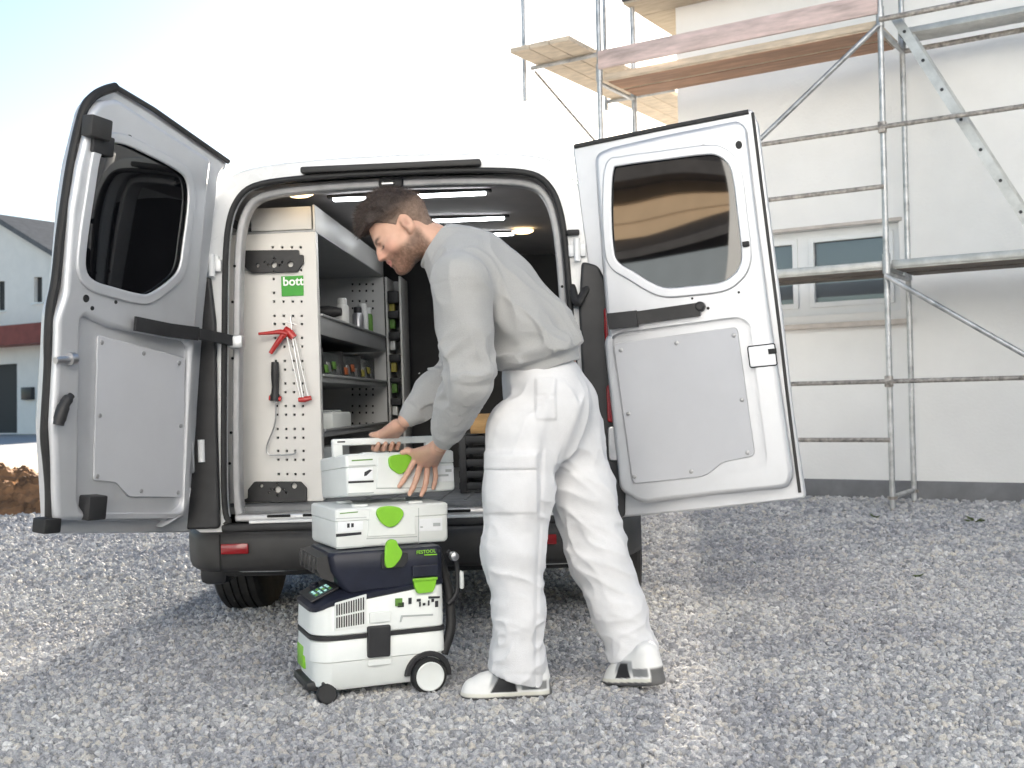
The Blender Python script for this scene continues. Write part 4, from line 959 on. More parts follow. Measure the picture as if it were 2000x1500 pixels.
for k, (a, b_, w_, h_, m_) in enumerate(((772, 1169, 14, 15, 'label_green'), (777, 1177, 12, 9, 'ink'), (798, 1168, 6, 12, 'ink'), (814, 1170, 8, 5, 'ink'), (819, 1176, 3, 9, 'ink'), (826, 1178, 5, 5, 'ink'), (837, 1165, 22, 4, 'ink'), (836, 1173, 3, 10, 'ink'), (843, 1170, 5, 6, 'ink'), (850, 1174, 6, 12, 'ink'))):
    splate('pictogram', [(a, b_+h_), (a+w_, b_+h_-.6), (a+w_, b_-.6), (a, b_)], .001, .0032, m_, .0001, 0, ub)
gp = [(L0+.004, WD*.30, .06), (L0+.004, WD*.08, .06)]
bm = MB(); bm.box((L0+.004, .20, .125), (.016, .10, .075), .006); bm.build('release_pedal', 'lime', vac)
bm = MB(); bm.box((L0+.02, WD/2, .052), (.07, WD-.10, .03), .01); bm.build('front_guard', 'black_plastic', vac)
# wheels
rwx = VS.px(840, 1321, .02)[0]
def vac_wheel(l, w, sg):
    Mw = T((l, w, .060)) @ Matrix.Rotation(R_(90), 4, 'X')
    bm = MB(); bm.lathe([(.03, -.022), (.054, -.022), (.0595, -.014), (.0595, .014), (.054, .022), (.03, .022)], 40, Mw); w_ = bm.build('wheel', 'black_rubber', vac)
    bm = MB(); bm.lathe([(.047, .019*sg), (.0475, .024*sg), (.044, .0262*sg), (.041, .0245*sg), (.012, .0238*sg), (.001, .0238*sg)], 36, Mw); bm.build('hub_cap', 'sys_body', w_)
vac_wheel(rwx, .0, 1); vac_wheel(rwx, WD, -1)
bm = MB()
Ma = T((rwx, .006, .060)) @ Matrix.Rotation(R_(90), 4, 'X')
ang = [R_(a) for a in range(-5, 190, 13)]
plate('wheel_arch', [(rwx+.080*math.cos(a), .060+.080*math.sin(a)) for a in ang]+[(rwx+.062*math.cos(a), .060+.062*math.sin(a)) for a in ang[::-1]], [], -.03, .006, .003, 'black_plastic', vac, A_REAR, 1); bm.bm.free()
for w in (.045, WD-.045):
    lx = VS.px(632, 1364, -w+.03)[0]+.01
    Mw = T((lx, w-.03, .033)) @ Matrix.Rotation(R_(75), 4, 'X')
    bm = MB(); bm.lathe([(.01, -.013), (.028, -.013), (.0325, -.007), (.0325, .007), (.028, .013), (.01, .013)], 26, Mw); c_ = bm.build('caster', 'black_rubber', vac)
    bm = MB(); bm.box((lx+.012, w-.01, .058), (.05, .03, .03), .008); bm.build('caster_fork', 'black_plastic', c_)
# suction hose and cable stowed behind
bm = MB(); hl = [(L1-.005, .02, .12), (L1+.028, .035, .2), (L1+.034, .06, .3), (L1+.02, .09, .40), (L1+.01, .14, .455)]
bm.tube(spline(hl, 8), .017, 12); bm.build('hose', 'black_rubber', vac)
bm = MB(); bm.tube(spline([(L1+.02, .03, .455), (L1+.05, .03, .42), (L1+.052, .03, .32), (L1+.02, .03, .28)], 6), .009, 10); bm.build('cable', 'black_plastic', vac)
q = VS.px(900, 1132, -.03); bm = MB(); bm.box((q[0], .03, q[1]), (.014, .03, .06), .005); bm.build('plug', 'sys_body', vac)
q = VS.px(885, 1086, .0); bm = MB(); bm.lathe([(.016, 0), (.014, .02), (.004, .024)], 14, T((q[0], .0, q[1])) @ Matrix.Rotation(R_(90), 4, 'X')); bm.build('hose_button', 'steel', vac)
# T-shaped latch that couples the lower case
def blob(name, Fr, pts_, z0, z1, m, parent, M): return plate(name, smooth_poly(Fr.pts(pts_, z1), 5), [], z0, z1, .003, m, parent, M, 2)
blob('coupling_latch', VS, [(753, 1075), (756, 1060), (764, 1054), (774, 1056), (779, 1066), (786, 1078), (783, 1090), (776, 1100), (768, 1108), (756, 1109), (752, 1098)], -.004, .012, 'lime', vac, A_REAR)
splate('latch_recess', [(745, 1112), (790, 1108), (797, 1095), (797, 1078), (745, 1080)], -.01, .003, 'black_plastic', .002, .008)

# ---------------------------------------------------------------- stacking cases
def case(name, label, CMx, Fpx, P, h, handle=False):
    o = thing(name, label, 'tool case', CMx)
    Lc, Wc = .396, .292
    def cr(z, d, r=.012): return [(x, y, z) for x, y in rr(d, Lc-d, d, Wc-d, r, r, 4)]
    hb = h*.70
    bm = MB(); bm.loft([cr(0, .008), cr(.004, .003), cr(.012, 0), cr(hb-.004, 0), cr(hb-.002, .003)]); bo_ = bm.build('case_base', 'sys_body', o, angle=40)
    bm = MB(); bm.loft([cr(hb-.002, .003), cr(hb, -.001), cr(h-.006, -.001), cr(h, .005)]); li_ = bm.build('lid', 'sys_body', o, angle=40)
    for kx in (.1, .296):                       # raised feet on the lid
        for ky in (.06, .225):
            bm = MB(); bm.box((kx, ky, h+.002), (.05, .03, .007), .002); bm.build('stacking_foot', 'sys_body', li_)
    Fr = Frame(CMx @ A_REAR)
    def pl(nm, l, z0, z1, m, parent, bev=.0008, r=0): return plate(nm, round_poly(Fr.pts(l, z1), r, 2) if r else Fr.pts(l, z1), [], z0, z1, bev, m, parent, A_REAR, 1)
    for nm, l, z0, z1, m_, bev, r in P: pl(nm, l, z0, z1, m_, bo_, bev, r)
    return o, Fr, bo_, li_
q = hit(657, 1074, (0, 0, ZT+.002), Vector((0, 0, 1)))
C1M = T(q) @ Matrix.Rotation(R_(26), 4, 'Z')
H1 = .132
def lin(x, a, b_): return a+(b_-a)*(x-657)/215
P1 = [('label_card', [(660, 1041), (709, 1034), (709, 1017), (660, 1019)], -.002, .0022, 'paper', .0003, .002),
      ('label_slot', [(657, 1049), (706, 1044), (706, 1039), (657, 1043)], -.003, .0016, 'ink', .0003, 0),
      ('label_slot', [(657, 1073), (711, 1068), (711, 1066), (657, 1069)], -.003, .0014, 'sys_dark', .0003, 0),
      ('label_card', [(819, 1038), (864, 1036), (864, 1011), (819, 1014)], -.002, .0022, 'paper', .0003, .002),
      ('centre_panel', [(718, 1048), (812, 1044), (812, 994), (722, 996)], -.003, .004, 'sys_body', .0015, .004),
      ('panel_joint', [(716, 1053), (815, 1049), (815, 1047), (716, 1051)], -.003, .0015, 'sys_dark', .0003, 0),
      ('panel_joint', [(817, 1062), (818.5, 1062), (818.5, 992), (817, 992)], -.003, .0015, 'sys_dark', .0003, 0),
      ('panel_joint', [(657, 1014), (716, 1011), (716, 1009.5), (657, 1012.5)], -.003, .0012, 'sys_dark', .0003, 0),
      ('panel_joint', [(818, 1060), (868, 1057), (868, 1055), (818, 1058)], -.003, .0013, 'sys_dark', .0003, 0),
      ('card_print', [(678, 1031), (683, 1030.5), (683, 1022), (678, 1022.5)], .001, .0026, 'ink', .0001, 0), ('card_print', [(686, 1030), (691, 1029.5), (691, 1022), (686, 1022)], .001, .0026, 'ink', .0001, 0),
      ('card_print', [(846, 1028), (860, 1027.5), (860, 1021), (846, 1021.5)], .001, .0026, 'sys_dark', .0001, 0), ('card_print', [(821, 1031), (826, 1031), (826, 1028), (821, 1028)], .001, .0026, 'sys_dark', .0001, 0),
      ('lid_badge', [(664, 1004), (699, 1001), (699, 999), (664, 1002)], -.002, .0018, 'label_green', .0002, 0)]
c1, FC1, b1, l1 = case('stacking_case', 'pale grey stacking case latched on top of the dust extractor', C1M, None, P1, H1)
blob('latch', FC1, [(736, 1003), (740, 993), (752, 989), (770, 989), (783, 993), (789, 1003), (784, 1015), (774, 1026), (762, 1030), (750, 1025), (741, 1015)], .002, .014, 'lime', c1, A_REAR)
q = hit(679, 970, (0, 0, ZT+H1+.034), Vector((0, 0, 1)))
C2M = T(q) @ Matrix.Rotation(R_(27), 4, 'Z') @ Matrix.Rotation(R_(-5.2), 4, 'X')
P2 = [('label_card', [(681, 940), (728, 936), (728, 912), (681, 914)], -.002, .0022, 'paper', .0003, .002),
      ('label_slot', [(681, 944), (730, 942), (730, 938), (681, 940)], -.003, .0018, 'ink', .0003, 0),
      ('label_slot', [(681, 966), (730, 963), (730, 961), (681, 963)], -.003, .0014, 'sys_dark', .0003, 0),
      ('label_card', [(850, 941), (886, 940), (886, 909), (850, 911)], -.002, .0022, 'paper', .0003, .002),
      ('centre_panel', [(736, 953), (842, 951), (842, 892), (738, 893)], -.003, .004, 'sys_body', .0015, .004),
      ('panel_joint', [(735, 955), (845, 953.5), (845, 951.5), (735, 953)], -.003, .0015, 'sys_dark', .0003, 0),
      ('panel_joint', [(681, 911), (733, 909), (733, 907.5), (681, 909.5)], -.003, .0012, 'sys_dark', .0003, 0),
      ('card_print', [(711, 930), (716, 929), (727, 918), (722, 917), (712, 922)], .001, .0026, 'ink', .0001, 0),
      ('card_print', [(870, 922), (882, 921.5), (882, 916), (870, 916.5)], .001, .0026, 'sys_dark', .0001, 0), ('card_print', [(854, 931), (876, 930), (876, 926), (854, 927)], .001, .0026, 'sys_dark', .0001, 0),
      ('lid_badge', [(687, 901), (728, 898.5), (728, 896), (687, 898.5)], -.002, .0018, 'label_green', .0002, 0)]
H2 = .142
c2, FC2, b2, l2 = case('stacking_case', 'pale grey stacking case with raised carry handle, held in both hands', C2M, None, P2, H2)
blob('latch', FC2, [(760, 902), (762, 892), (775, 888), (790, 887), (802, 889), (806, 898), (802, 912), (792, 921), (782, 926), (772, 921), (763, 913)], .002, .014, 'lime', c2, A_REAR)
# raised carry handle
HW = .125                                       # distance of the handle bar from the front face
FH = Frame(C2M @ T((0, HW, 0)) @ A_REAR)
ha = FH.px(648, 870); hb_ = FH.px(672, 856); hr = .375; ht_ = FH.px(720, 856)[1]
bm = MB()
bm.box(((ha[0]+hr)/2, HW, ht_-.011), (hr-ha[0], .026, .024), .006)
bm.build('carry_handle', 'sys_body', c2)
for xx in (ha[0]+.018, hr-.018):
    bm = MB(); bm.box((xx, HW, (H2+ht_-.012)/2), (.036, .024, ht_-.012-H2+.01), .006); bm.build('handle_leg', 'sys_body', c2)
bm = MB(); bm.box((ha[0]+.03, HW-.0132, ht_-.010), (.028, .002, .005)); bm.build('handle_print', 'ink', c2, smooth=False)
# ================================================================ the worker: distance fields turned into continuous surfaces
def PT(px_, py_, y): 
    p = hit(px_, py_, (0, y, 0), Vector((0, 1, 0))); return np.array((p.x, p.y, p.z))
_perm = np.random.default_rng(5).permutation(512).astype(np.int64); _perm = np.concatenate([_perm, _perm])
_val = np.random.default_rng(6).uniform(0, 1, 1024)
def vnoise(P):
    i = np.floor(P).astype(np.int64); f = P-i; f = f*f*(3-2*f); i &= 511
    def hsh(a, b_, c_): return _val[_perm[(_perm[(_perm[a & 511]+b_) & 511]+c_) & 511]]
    x, y, z = i.T; u, v, w = f.T
    r = 0
    for dx in (0, 1):
        for dy in (0, 1):
            for dz in (0, 1):
                r = r+hsh(x+dx, y+dy, z+dz)*(u if dx else 1-u)*(v if dy else 1-v)*(w if dz else 1-w)
    return r
def fold(P, d, across, along, seed=0.0, sharp=1.5):
    d = np.array(d, float); d /= np.linalg.norm(d)
    q = P*across-np.outer(P @ d, d)*(across-along)
    q = q+.35*np.stack([vnoise(P*6+seed), vnoise(P*6+seed+9), vnoise(P*6+seed+17)], 1)
    n = vnoise(q+seed*3.1); return (1-np.abs(2*n-1))**sharp
class Field:
    def __init__(s, lo, hi, h):
        s.lo = np.array(lo, float); s.h = h; s.n = np.ceil((np.array(hi)-s.lo)/h).astype(int)+1
        s.f = np.full(s.n, .2, np.float32); s.ax = [(s.lo[k]+h*np.arange(s.n[k])).astype(np.float32) for k in range(3)]
    def _sub(s, lo, hi):
        a = np.clip(np.floor((np.array(lo)-s.lo)/s.h).astype(int), 0, s.n-1); b_ = np.clip(np.ceil((np.array(hi)-s.lo)/s.h).astype(int)+1, 1, s.n)
        sl = tuple(slice(a[k], b_[k]) for k in range(3)); X, Y, Z = np.meshgrid(*[s.ax[k][sl[k]] for k in range(3)], indexing='ij', sparse=True); return sl, X, Y, Z
    def put(s, fn, lo, hi, k, op='u'):
        sl, X, Y, Z = s._sub(np.array(lo)-k-.02, np.array(hi)+k+.02)
        if 0 in s.f[sl].shape: return s
        d = fn(X, Y, Z).astype(np.float32); a = s.f[sl]
        if op == 'u':
            h = np.clip(.5+.5*(a-d)/max(k, 1e-6), 0, 1); s.f[sl] = a*(1-h)+d*h-k*h*(1-h)
        else:                                   # smooth subtraction
            h = np.clip(.5-.5*(a+d)/max(k, 1e-6), 0, 1); s.f[sl] = a*(1-h)-d*h+k*h*(1-h)
        return s
    def cone(s, a, b_, ra, rb, k=.02, sq=None, op='u'):
        a = np.array(a, float); b_ = np.array(b_, float); m = max(ra, rb)*(max(1, sq[1]) if sq else 1)
        ba = b_-a; L2 = float(ba @ ba)+1e-12
        def fn(X, Y, Z):
            x, y, z = X-a[0], Y-a[1], Z-a[2]
            t = np.clip((x*ba[0]+y*ba[1]+z*ba[2])/L2, 0, 1)
            x, y, z = x-ba[0]*t, y-ba[1]*t, z-ba[2]*t
            if sq:
                n, sc = sq; q = (x*n[0]+y*n[1]+z*n[2])*(1/sc-1); x, y, z = x+n[0]*q, y+n[1]*q, z+n[2]*q
            return np.sqrt(x*x+y*y+z*z)-(ra+(rb-ra)*t)
        return s.put(fn, np.minimum(a, b_)-m, np.maximum(a, b_)+m, k, op)
    def chain(s, pts_, rs, k=.02, sq=None):
        for i in range(len(pts_)-1): s.cone(pts_[i], pts_[i+1], rs[i], rs[i+1], k, sq)
        return s
    def ell(s, c, R, r, k=.02, op='u'):
        c = np.array(c, float); R = np.array(R, float); r = np.array(r, float); m = float(max(r))
        def fn(X, Y, Z):
            x, y, z = X-c[0], Y-c[1], Z-c[2]
            q = [(x*R[i][0]+y*R[i][1]+z*R[i][2])/r[i] for i in range(3)]
            k0 = np.sqrt(q[0]**2+q[1]**2+q[2]**2)+1e-9; k1 = np.sqrt((q[0]/r[0])**2+(q[1]/r[1])**2+(q[2]/r[2])**2)+1e-9
            return k0*(k0-1)/k1
        return s.put(fn, c-m, c+m, k, op)
    def cut(s, p, n):                           # keep the side the normal points away from
        p = np.array(p); n = np.array(n, float); n /= np.linalg.norm(n)
        X, Y, Z = np.meshgrid(*s.ax, indexing='ij', sparse=True)
        s.f = np.maximum(s.f, ((X-p[0])*n[0]+(Y-p[1])*n[1]+(Z-p[2])*n[2]).astype(np.float32)); return s
    def near(s, w=.035):
        idx = np.argwhere(np.abs(s.f) < w); return tuple(idx.T), s.lo+idx*s.h
    def mesh(s, name):
        f = s.f; f[0] = f[-1] = .2; f[:, 0] = f[:, -1] = .2; f[:, :, 0] = f[:, :, -1] = .2
        S = f < 0; n = s.n
        cnt = np.zeros(n-1, np.int8)
        for dx in (0, 1):
            for dy in (0, 1):
                for dz in (0, 1): cnt += S[dx:n[0]-1+dx, dy:n[1]-1+dy, dz:n[2]-1+dz]
        act = np.argwhere((cnt > 0) & (cnt < 8)); idm = np.full(n-1, -1, np.int32); idm[tuple(act.T)] = np.arange(len(act))
        cs = [(a, b_, c_) for a in (0, 1) for b_ in (0, 1) for c_ in (0, 1)]
        V = np.stack([f[act[:, 0]+a, act[:, 1]+b_, act[:, 2]+c_] for a, b_, c_ in cs], 1)
        acc = np.zeros((len(act), 3)); num = np.zeros(len(act))
        for i in range(8):
            for j in range(i+1, 8):
                if sum(abs(cs[i][k]-cs[j][k]) for k in range(3)) != 1: continue
                m_ = (V[:, i] < 0) != (V[:, j] < 0); t = V[:, i]/(V[:, i]-V[:, j]+1e-12)
                p = np.array(cs[i])+t[:, None]*(np.array(cs[j])-np.array(cs[i])); acc += p*m_[:, None]; num += m_
        P = s.lo+(act+acc/num[:, None])*s.h
        Q = []
        for ax in range(3):
            o1, o2 = [(1, 2), (2, 0), (0, 1)][ax]
            sl0 = [slice(None)]*3; sl1 = [slice(None)]*3; sl0[ax] = slice(0, -1); sl1[ax] = slice(1, None)
            A = S[tuple(sl0)]; B = S[tuple(sl1)]; e = np.argwhere(A != B)
            e = e[(e[:, o1] > 0) & (e[:, o2] > 0) & (e[:, o1] < n[o1]-1) & (e[:, o2] < n[o2]-1)]
            def g(d1, d2): q = e.copy(); q[:, o1] -= d1; q[:, o2] -= d2; return idm[tuple(q.T)]
            q = np.stack([g(0, 0), g(1, 0), g(1, 1), g(0, 1)], 1); inn = A[tuple(e.T)]
            q[~inn] = q[~inn][:, ::-1]; Q.append(q)
        Q = np.concatenate(Q); Q = Q[(Q >= 0).all(1)]
        me = bpy.data.meshes.new(name); me.vertices.add(len(P)); me.vertices.foreach_set('co', P.astype(np.float32).ravel())
        me.loops.add(len(Q)*4); me.loops.foreach_set('vertex_index', Q.astype(np.int32).ravel())
        me.polygons.add(len(Q)); me.polygons.foreach_set('loop_start', np.arange(0, len(Q)*4, 4, dtype=np.int32))
        me.update(calc_edges=True); me.validate(); return me, P
def vcol(me, col):
    at = me.color_attributes.new('tint', 'FLOAT_COLOR', 'POINT'); c = np.ones((len(me.vertices), 4), np.float32); c[:, :3] = col; at.data.foreach_set('color', c.ravel())
def tint_mat(name, rough, bump=0, bscale=200, subs=0, sheen=0, spec=.4, var=.06, vscale=40):
    m = mat(name, (.5, .5, .5), rough, bump=bump, bscale=bscale, subs=subs, sheen=sheen, spec=spec)
    N = m.node_tree.nodes; L = m.node_tree.links; a = N.new('ShaderNodeAttribute'); a.attribute_name = 'tint'
    n = N.new('ShaderNodeTexNoise'); n.inputs['Scale'].default_value = vscale; n.inputs['Detail'].default_value = 6; tc = N.new('ShaderNodeTexCoord'); L.new(tc.outputs['Object'], n.inputs['Vector'])
    mr = N.new('ShaderNodeMapRange'); mr.inputs[3].default_value = 1-var; mr.inputs[4].default_value = 1+var; L.new(n.outputs[0], mr.inputs[0])
    mx = N.new('ShaderNodeVectorMath'); mx.operation = 'SCALE'; L.new(a.outputs['Color'], mx.inputs[0]); L.new(mr.outputs[0], mx.inputs['Scale'])
    L.new(mx.outputs[0], N['Principled BSDF'].inputs['Base Color']); return m
tint_mat('skin', .5, .05, 260, subs=.12, spec=.4, var=.10, vscale=60)
tint_mat('hair', .6, .35, 420, var=.35, vscale=260)
tint_mat('shoe', .55, .05, 200, var=.06)
mat('shirt', (.36, .36, .358), .92, 0, .08, 380, bump=.2, bscale=320, sheen=.25, spec=.2)
mat('shirt_rib', (.34, .34, .335), .92, 0, .10, 90, bump=.12, bscale=420, sheen=.25, spec=.2)
mat('trouser', (.67, .67, .685), .85, 0, .045, 14, bump=.2, bscale=360, spec=.25)
mat('trouser_patch', (.62, .61, .66), .85, 0, .04, 10, bump=.08, bscale=480)
def ss(a, b_, x): t = np.clip((x-a)/(b_-a), 0, 1); return t*t*(3-2*t)
YM = 3.74; LAT = (0., 1., 0.)
man = thing('person', 'person in grey sweatshirt and white work trousers bending to lift the upper case', 'person', T((.1, YM, 0)))
def part_link(name, me, m, parent=man):
    me.transform(T((-.1, -YM, 0))) if not parent.parent else me.transform(T((-.1, -YM, 0)))
    return link(name, me, m, parent, True)
def pxy(P):                                     # pixel of world points (used for garment zones)
    Mi = np.array(CAM_M.inverted()); q = P @ Mi[:3, :3].T+Mi[:3, 3]; return 1000+FPX*q[:, 0]/-q[:, 2], 750-FPX*q[:, 1]/-q[:, 2]

# ---- key points
nb = PT(868, 486, YM); tc1 = PT(915, 522, YM); tc2 = PT(968, 576, YM); tc3 = PT(1022, 642, YM); tc4 = PT(1062, 712, YM)
shN = PT(900, 552, 3.515); shF = PT(893, 556, 3.93)
elN = PT(918, 738, 3.50); elF = PT(905, 716, 3.97)
wrN = PT(862, 866, 3.70); wrF = PT(792, 820, 3.875)
cuN = elN+(wrN-elN)*.90; cuF = elF+(wrF-elF)*.93
hipN = PT(1022, 845, 3.65); hipF = PT(1106, 842, 3.82); knN = PT(1003, 1078, 3.635); knF = PT(1168, 1082, 3.81); anN = PT(1012, 1320, 3.63); anF = PT(1238, 1270, 3.765)
hc = PT(784, 450, YM); fd = np.array([-.796, 0, -.605]); up = np.array([-.605, 0, .796]); la = np.array([0., -1., 0.])
yw = R_(9); fd, la = fd*math.cos(yw)+la*math.sin(yw), la*math.cos(yw)-fd*math.sin(yw)
HR = np.stack([fd, la, up])
def HP(f, l, u): return hc+fd*f+la*l+up*u
def C2P(l, w, z): return np.array(C2M @ Vector((l, w, z)))
def C2px(a, b_, off): u_, v_ = FC2.px(a, b_, off); return C2P(u_, -off, v_)

# ---- body: head, neck, arms with hands, trunk, legs as one surface
B = Field((-.62, 3.42, .0), (.50, 4.08, 1.68), .0042)
B.chain([tc1, tc2, tc3, tc4], [.085, .10, .095, .095], .05, (LAT, 1.2)); B.cone(tc4, PT(1062, 790, YM), .095, .10, .05, (LAT, 1.2))
for s_, e_, w_, h_, k_, a_ in ((shN, elN, wrN, hipN, knN, anN), (shF, elF, wrF, hipF, knF, anF)):
    B.cone(tc1*.6+s_*.4, s_, .07, .062, .04); B.chain([s_, e_], [.055, .042], .03); B.chain([e_, w_], [.042, .0265], .02); B.chain([h_, k_], [.08, .055], .04); B.cone(k_, a_, .055, .04, .03)
# neck
B.chain([PT(880, 500, YM), PT(848, 476, YM), HP(-.035, 0, -.03)], [.066, .060, .058], .025)
# skull and face
B.ell(HP(-.012, 0, .040), HR, (.100, .077, .080), .02)
B.ell(HP(.036, 0, -.020), HR, (.062, .062, .088), .03)
B.cone(HP(.012, .034, -.072), HP(.066, .010, -.098), .028, .021, .03); B.cone(HP(.012, -.034, -.072), HP(.066, -.010, -.098), .028, .021, .03)
B.cone(HP(-.03, .05, -.035), HP(.012, .036, -.078), .022, .024, .025); B.cone(HP(-.03, -.05, -.035), HP(.012, -.036, -.078), .022, .024, .025)
B.ell(HP(.082, 0, -.104), HR, (.019, .023, .017), .016)                          # chin
B.cone(HP(.084, -.030, .012), HP(.084, .030, .012), .0135, .0135, .014)          # brow
B.cone(HP(.072, 0, -.066), HP(.078, 0, -.05), .026, .024, .02)                   # muzzle
B.chain([HP(.090, 0, .004), HP(.103, 0, -.016), HP(.112, 0, -.034)], [.0085, .0095, .0115], .010)   # nose
B.ell(HP(.102, .010, -.038), HR, (.012, .009, .008), .007); B.ell(HP(.102, -.010, -.038), HR, (.012, .009, .008), .007)
B.ell(HP(.096, 0, -.0590), HR, (.011, .023, .0070), .005); B.ell(HP(.094, 0, -.0735), HR, (.011, .020, .0075), .005)   # lips
for s_ in (1, -1):
    B.ell(HP(.092, s_*.033, -.009), HR, (.014, .017, .010), .008, 's')           # eye socket
    B.ell(HP(.076, s_*.031, -.010), HR, (.013, .014, .0115), .005)
    B.ell(HP(.054, s_*.048, -.030), HR, (.03, .02, .024), .02)                   # cheek
    e0 = HP(-.018, s_*.076, -.004)                                               # ear
    B.ell(e0, HR, (.019, .010, .032), .008); B.ell(e0+la*s_*.011+fd*.004, HR, (.010, .007, .018), .004, 's'); B.cone(HP(-.008, s_*.074, -.032), HP(-.013, s_*.078, -.022), .008, .009, .006)
# near hand flat against the case front
kn = [(812, 893, .030), (822, 903, .034), (836, 907, .034), (850, 905, .030)]
fing = [[(811, 896, .026), (796, 924, .024), (788, 938, .018), (780, 950, .012)], [(821, 908, .029), (813, 936, .028), (807, 952, .020), (800, 965, .012)],
        [(835, 912, .029), (832, 942, .027), (828, 956, .019), (823, 967, .012)], [(849, 908, .026), (851, 932, .024), (849, 944, .017), (846, 954, .012)]]
wr_ = wrN
pal = [C2px(a, b_, o) for a, b_, o in kn]
for p in pal: B.cone(wr_*.75+p*.25, p, .021, .0135, .012)
B.cone(elN*.25+wr_*.75, wr_, .034, .026, .01)
for fg, r0 in zip(fing, (.0098, .0102, .0098, .0086)):
    P_ = [C2px(a, b_, o) for a, b_, o in fg]; B.chain(P_, [r0*1.1, r0, r0*.95, r0*.82], .0035)
P_ = [wr_*.6+pal[0]*.4, C2px(806, 884, .026), C2px(796, 880, .018), C2px(786, 884, .012)]; B.chain(P_, [.017, .0125, .0110, .0092], .006)
# far hand closed round the carry handle
zc = ht_-.011
bx_l = [FH.px(x, 866)[0] for x in (736, 750, 763, 776)]
wl2 = wrF
pf = [C2P(l, HW+.034, zc+.010) for l in bx_l]
for p in pf: B.cone(wl2*.7+p*.3, p, .021, .0125, .010)
for l, r0 in zip(bx_l, (.0098, .0102, .0098, .0088)):
    B.chain([C2P(l, HW+.034, zc+.010), C2P(l-.002, HW+.027, zc-.026), C2P(l-.003, HW-.004, zc-.0285), C2P(l-.003, HW-.0245, zc-.012)], [r0*1.05, r0, r0*.95, r0*.85], .003)
q0 = FH.px(770, 850)[0]; q1 = FH.px(724, 850)[0]
B.chain([wl2*.65+C2P(q0, HW+.01, zc+.022)*.35, C2P(q0+.004, HW+.004, zc+.024), C2P((q0+q1)/2, HW-.004, zc+.0245), C2P(q1, HW-.008, zc+.0225)], [.019, .0145, .0115, .0095], .008)
me, Pv = B.mesh('body')
X, Y_, Z = ((Pv-hc) @ HR.T).T                    # head coordinates: forward, towards camera, up
col = np.tile(np.array([.60, .365, .27]), (len(Pv), 1))
hd_m = (np.abs(X) < .16) & (np.abs(Z) < .16) & (np.abs(Y_) < .12)
def blend(mask, c_): 
    mask = np.clip(mask*hd_m, 0, 1)[:, None]; return col*(1-mask)+np.array(c_)*mask
nz = vnoise(Pv*220)
col = blend(ss(.035, .075, X)*ss(.0, -.03, Z)*.35, (.62, .26, .19))                                   # flush of cheek and nose
beard = ss(-.036, -.062, Z+.26*np.maximum(0, .035-X)*-1)*ss(-.055, -.03, X)*(1-ss(.0, .02, .0*X))
jaw = ss(-.038, -.066, Z-.25*np.maximum(0, .03-X))*ss(-.05, -.025, X)
side = ss(.0, -.02, Z)*ss(.012, -.006, X)*ss(-.012, .004, X+.0*Z)*ss(.055, .065, np.abs(Y_))
lipm = ((X-.101)**2/.014**2+Y_**2/.024**2+(Z+.066)**2/.013**2 < 1)
must = ss(-.040, -.046, Z)*ss(-.060, -.053, Z)*ss(.08, .09, X)
col = blend(np.clip(jaw*(.62+.4*nz), 0, .92), (.10, .057, .038))
col = blend(np.clip(side*.6, 0, .7), (.16, .10, .07))
col = blend(np.clip(must*.55, 0, .6), (.16, .09, .06))
col = blend(lipm*.85, (.52, .22, .18))
eyeb = np.exp(-(((X-.088)/.014)**2+((np.abs(Y_)-.03)/.018)**4+((Z-.012-.004*np.sin((np.abs(Y_)-.03)*60))/.0055)**2))
col = blend(np.clip(eyeb*1.6, 0, .95), (.07, .045, .035))
eyel = np.exp(-(((np.abs(Y_)-.031)/.015)**4+((Z+.0150)/.0034)**2+((X-.084)/.02)**4))
col = blend(np.clip(eyel*1.7, 0, .95), (.06, .035, .03))
ear_shade = np.exp(-(((X+.012)/.009)**2+((np.abs(Y_)-.078)/.012)**2+((Z+.002)/.014)**2)); col = blend(ear_shade*.6, (.30, .12, .09))  # shade of the ear hollow painted into the skin colour
# reddened knuckles and fingertips
allk = np.array(pal+pf); dk = np.min(np.linalg.norm(Pv[:, None, :]-allk[None], axis=2), axis=1) if len(Pv) < 400000 else np.ones(len(Pv))
w_ = np.clip(1-dk/.02, 0, 1)[:, None]*.35; col = col*(1-w_)+np.array([.60, .24, .18])*w_
vcol(me, col); body_o = part_link('body', me, 'skin')

# ---- hair: a short cut, longer on top
Hf = Field(hc-.17, hc+.17, .0032)
Hf.ell(HP(-.012, 0, .040), HR, (.100, .077, .080), .02); Hf.ell(HP(.036, 0, -.020), HR, (.062, .062, .088), .03)
Hf.chain([PT(848, 476, YM), HP(-.035, 0, -.03)], [.060, .058], .025)
ii, Pn = Hf.near(.05)
X, Y_, Z = ((Pn-hc) @ HR.T).T
line = np.interp(X, [-.12, -.07, -.03, -.015, .0, .015, .04, .062, .10], [-.055, -.05, -.01, .028, .022, .012, .040, .062, .066])
d_up = Z-line                                    # height above the hairline
th = .0025+.004*ss(.0, .05, d_up)+.026*ss(.030, .085, Z)*ss(-.10, .01, X)+.005*ss(.04, .075, X)*ss(.045, .07, Z)
q = np.stack([X*55, Y_*120, Z*55], 1)
th = th*(.8+.5*vnoise(q))+.0018*vnoise(Pn*260)-.0009
Hf.f[ii] = np.maximum(Hf.f[ii]-th, -(d_up)+.0)
me, Pv = Hf.mesh('hair')
X, Y_, Z = ((Pv-hc) @ HR.T).T
t = ss(.015, .075, Z+.15*np.minimum(0, X))[:, None]
vcol(me, (np.array([.21, .145, .11])*(1-t)+np.array([.055, .042, .038])*t)*(.75+.5*vnoise(Pv*130))[:, None]); nrm = np.empty(len(me.vertices)*3, np.float32); me.vertices.foreach_get('normal', nrm); nrm = nrm.reshape(-1, 3)
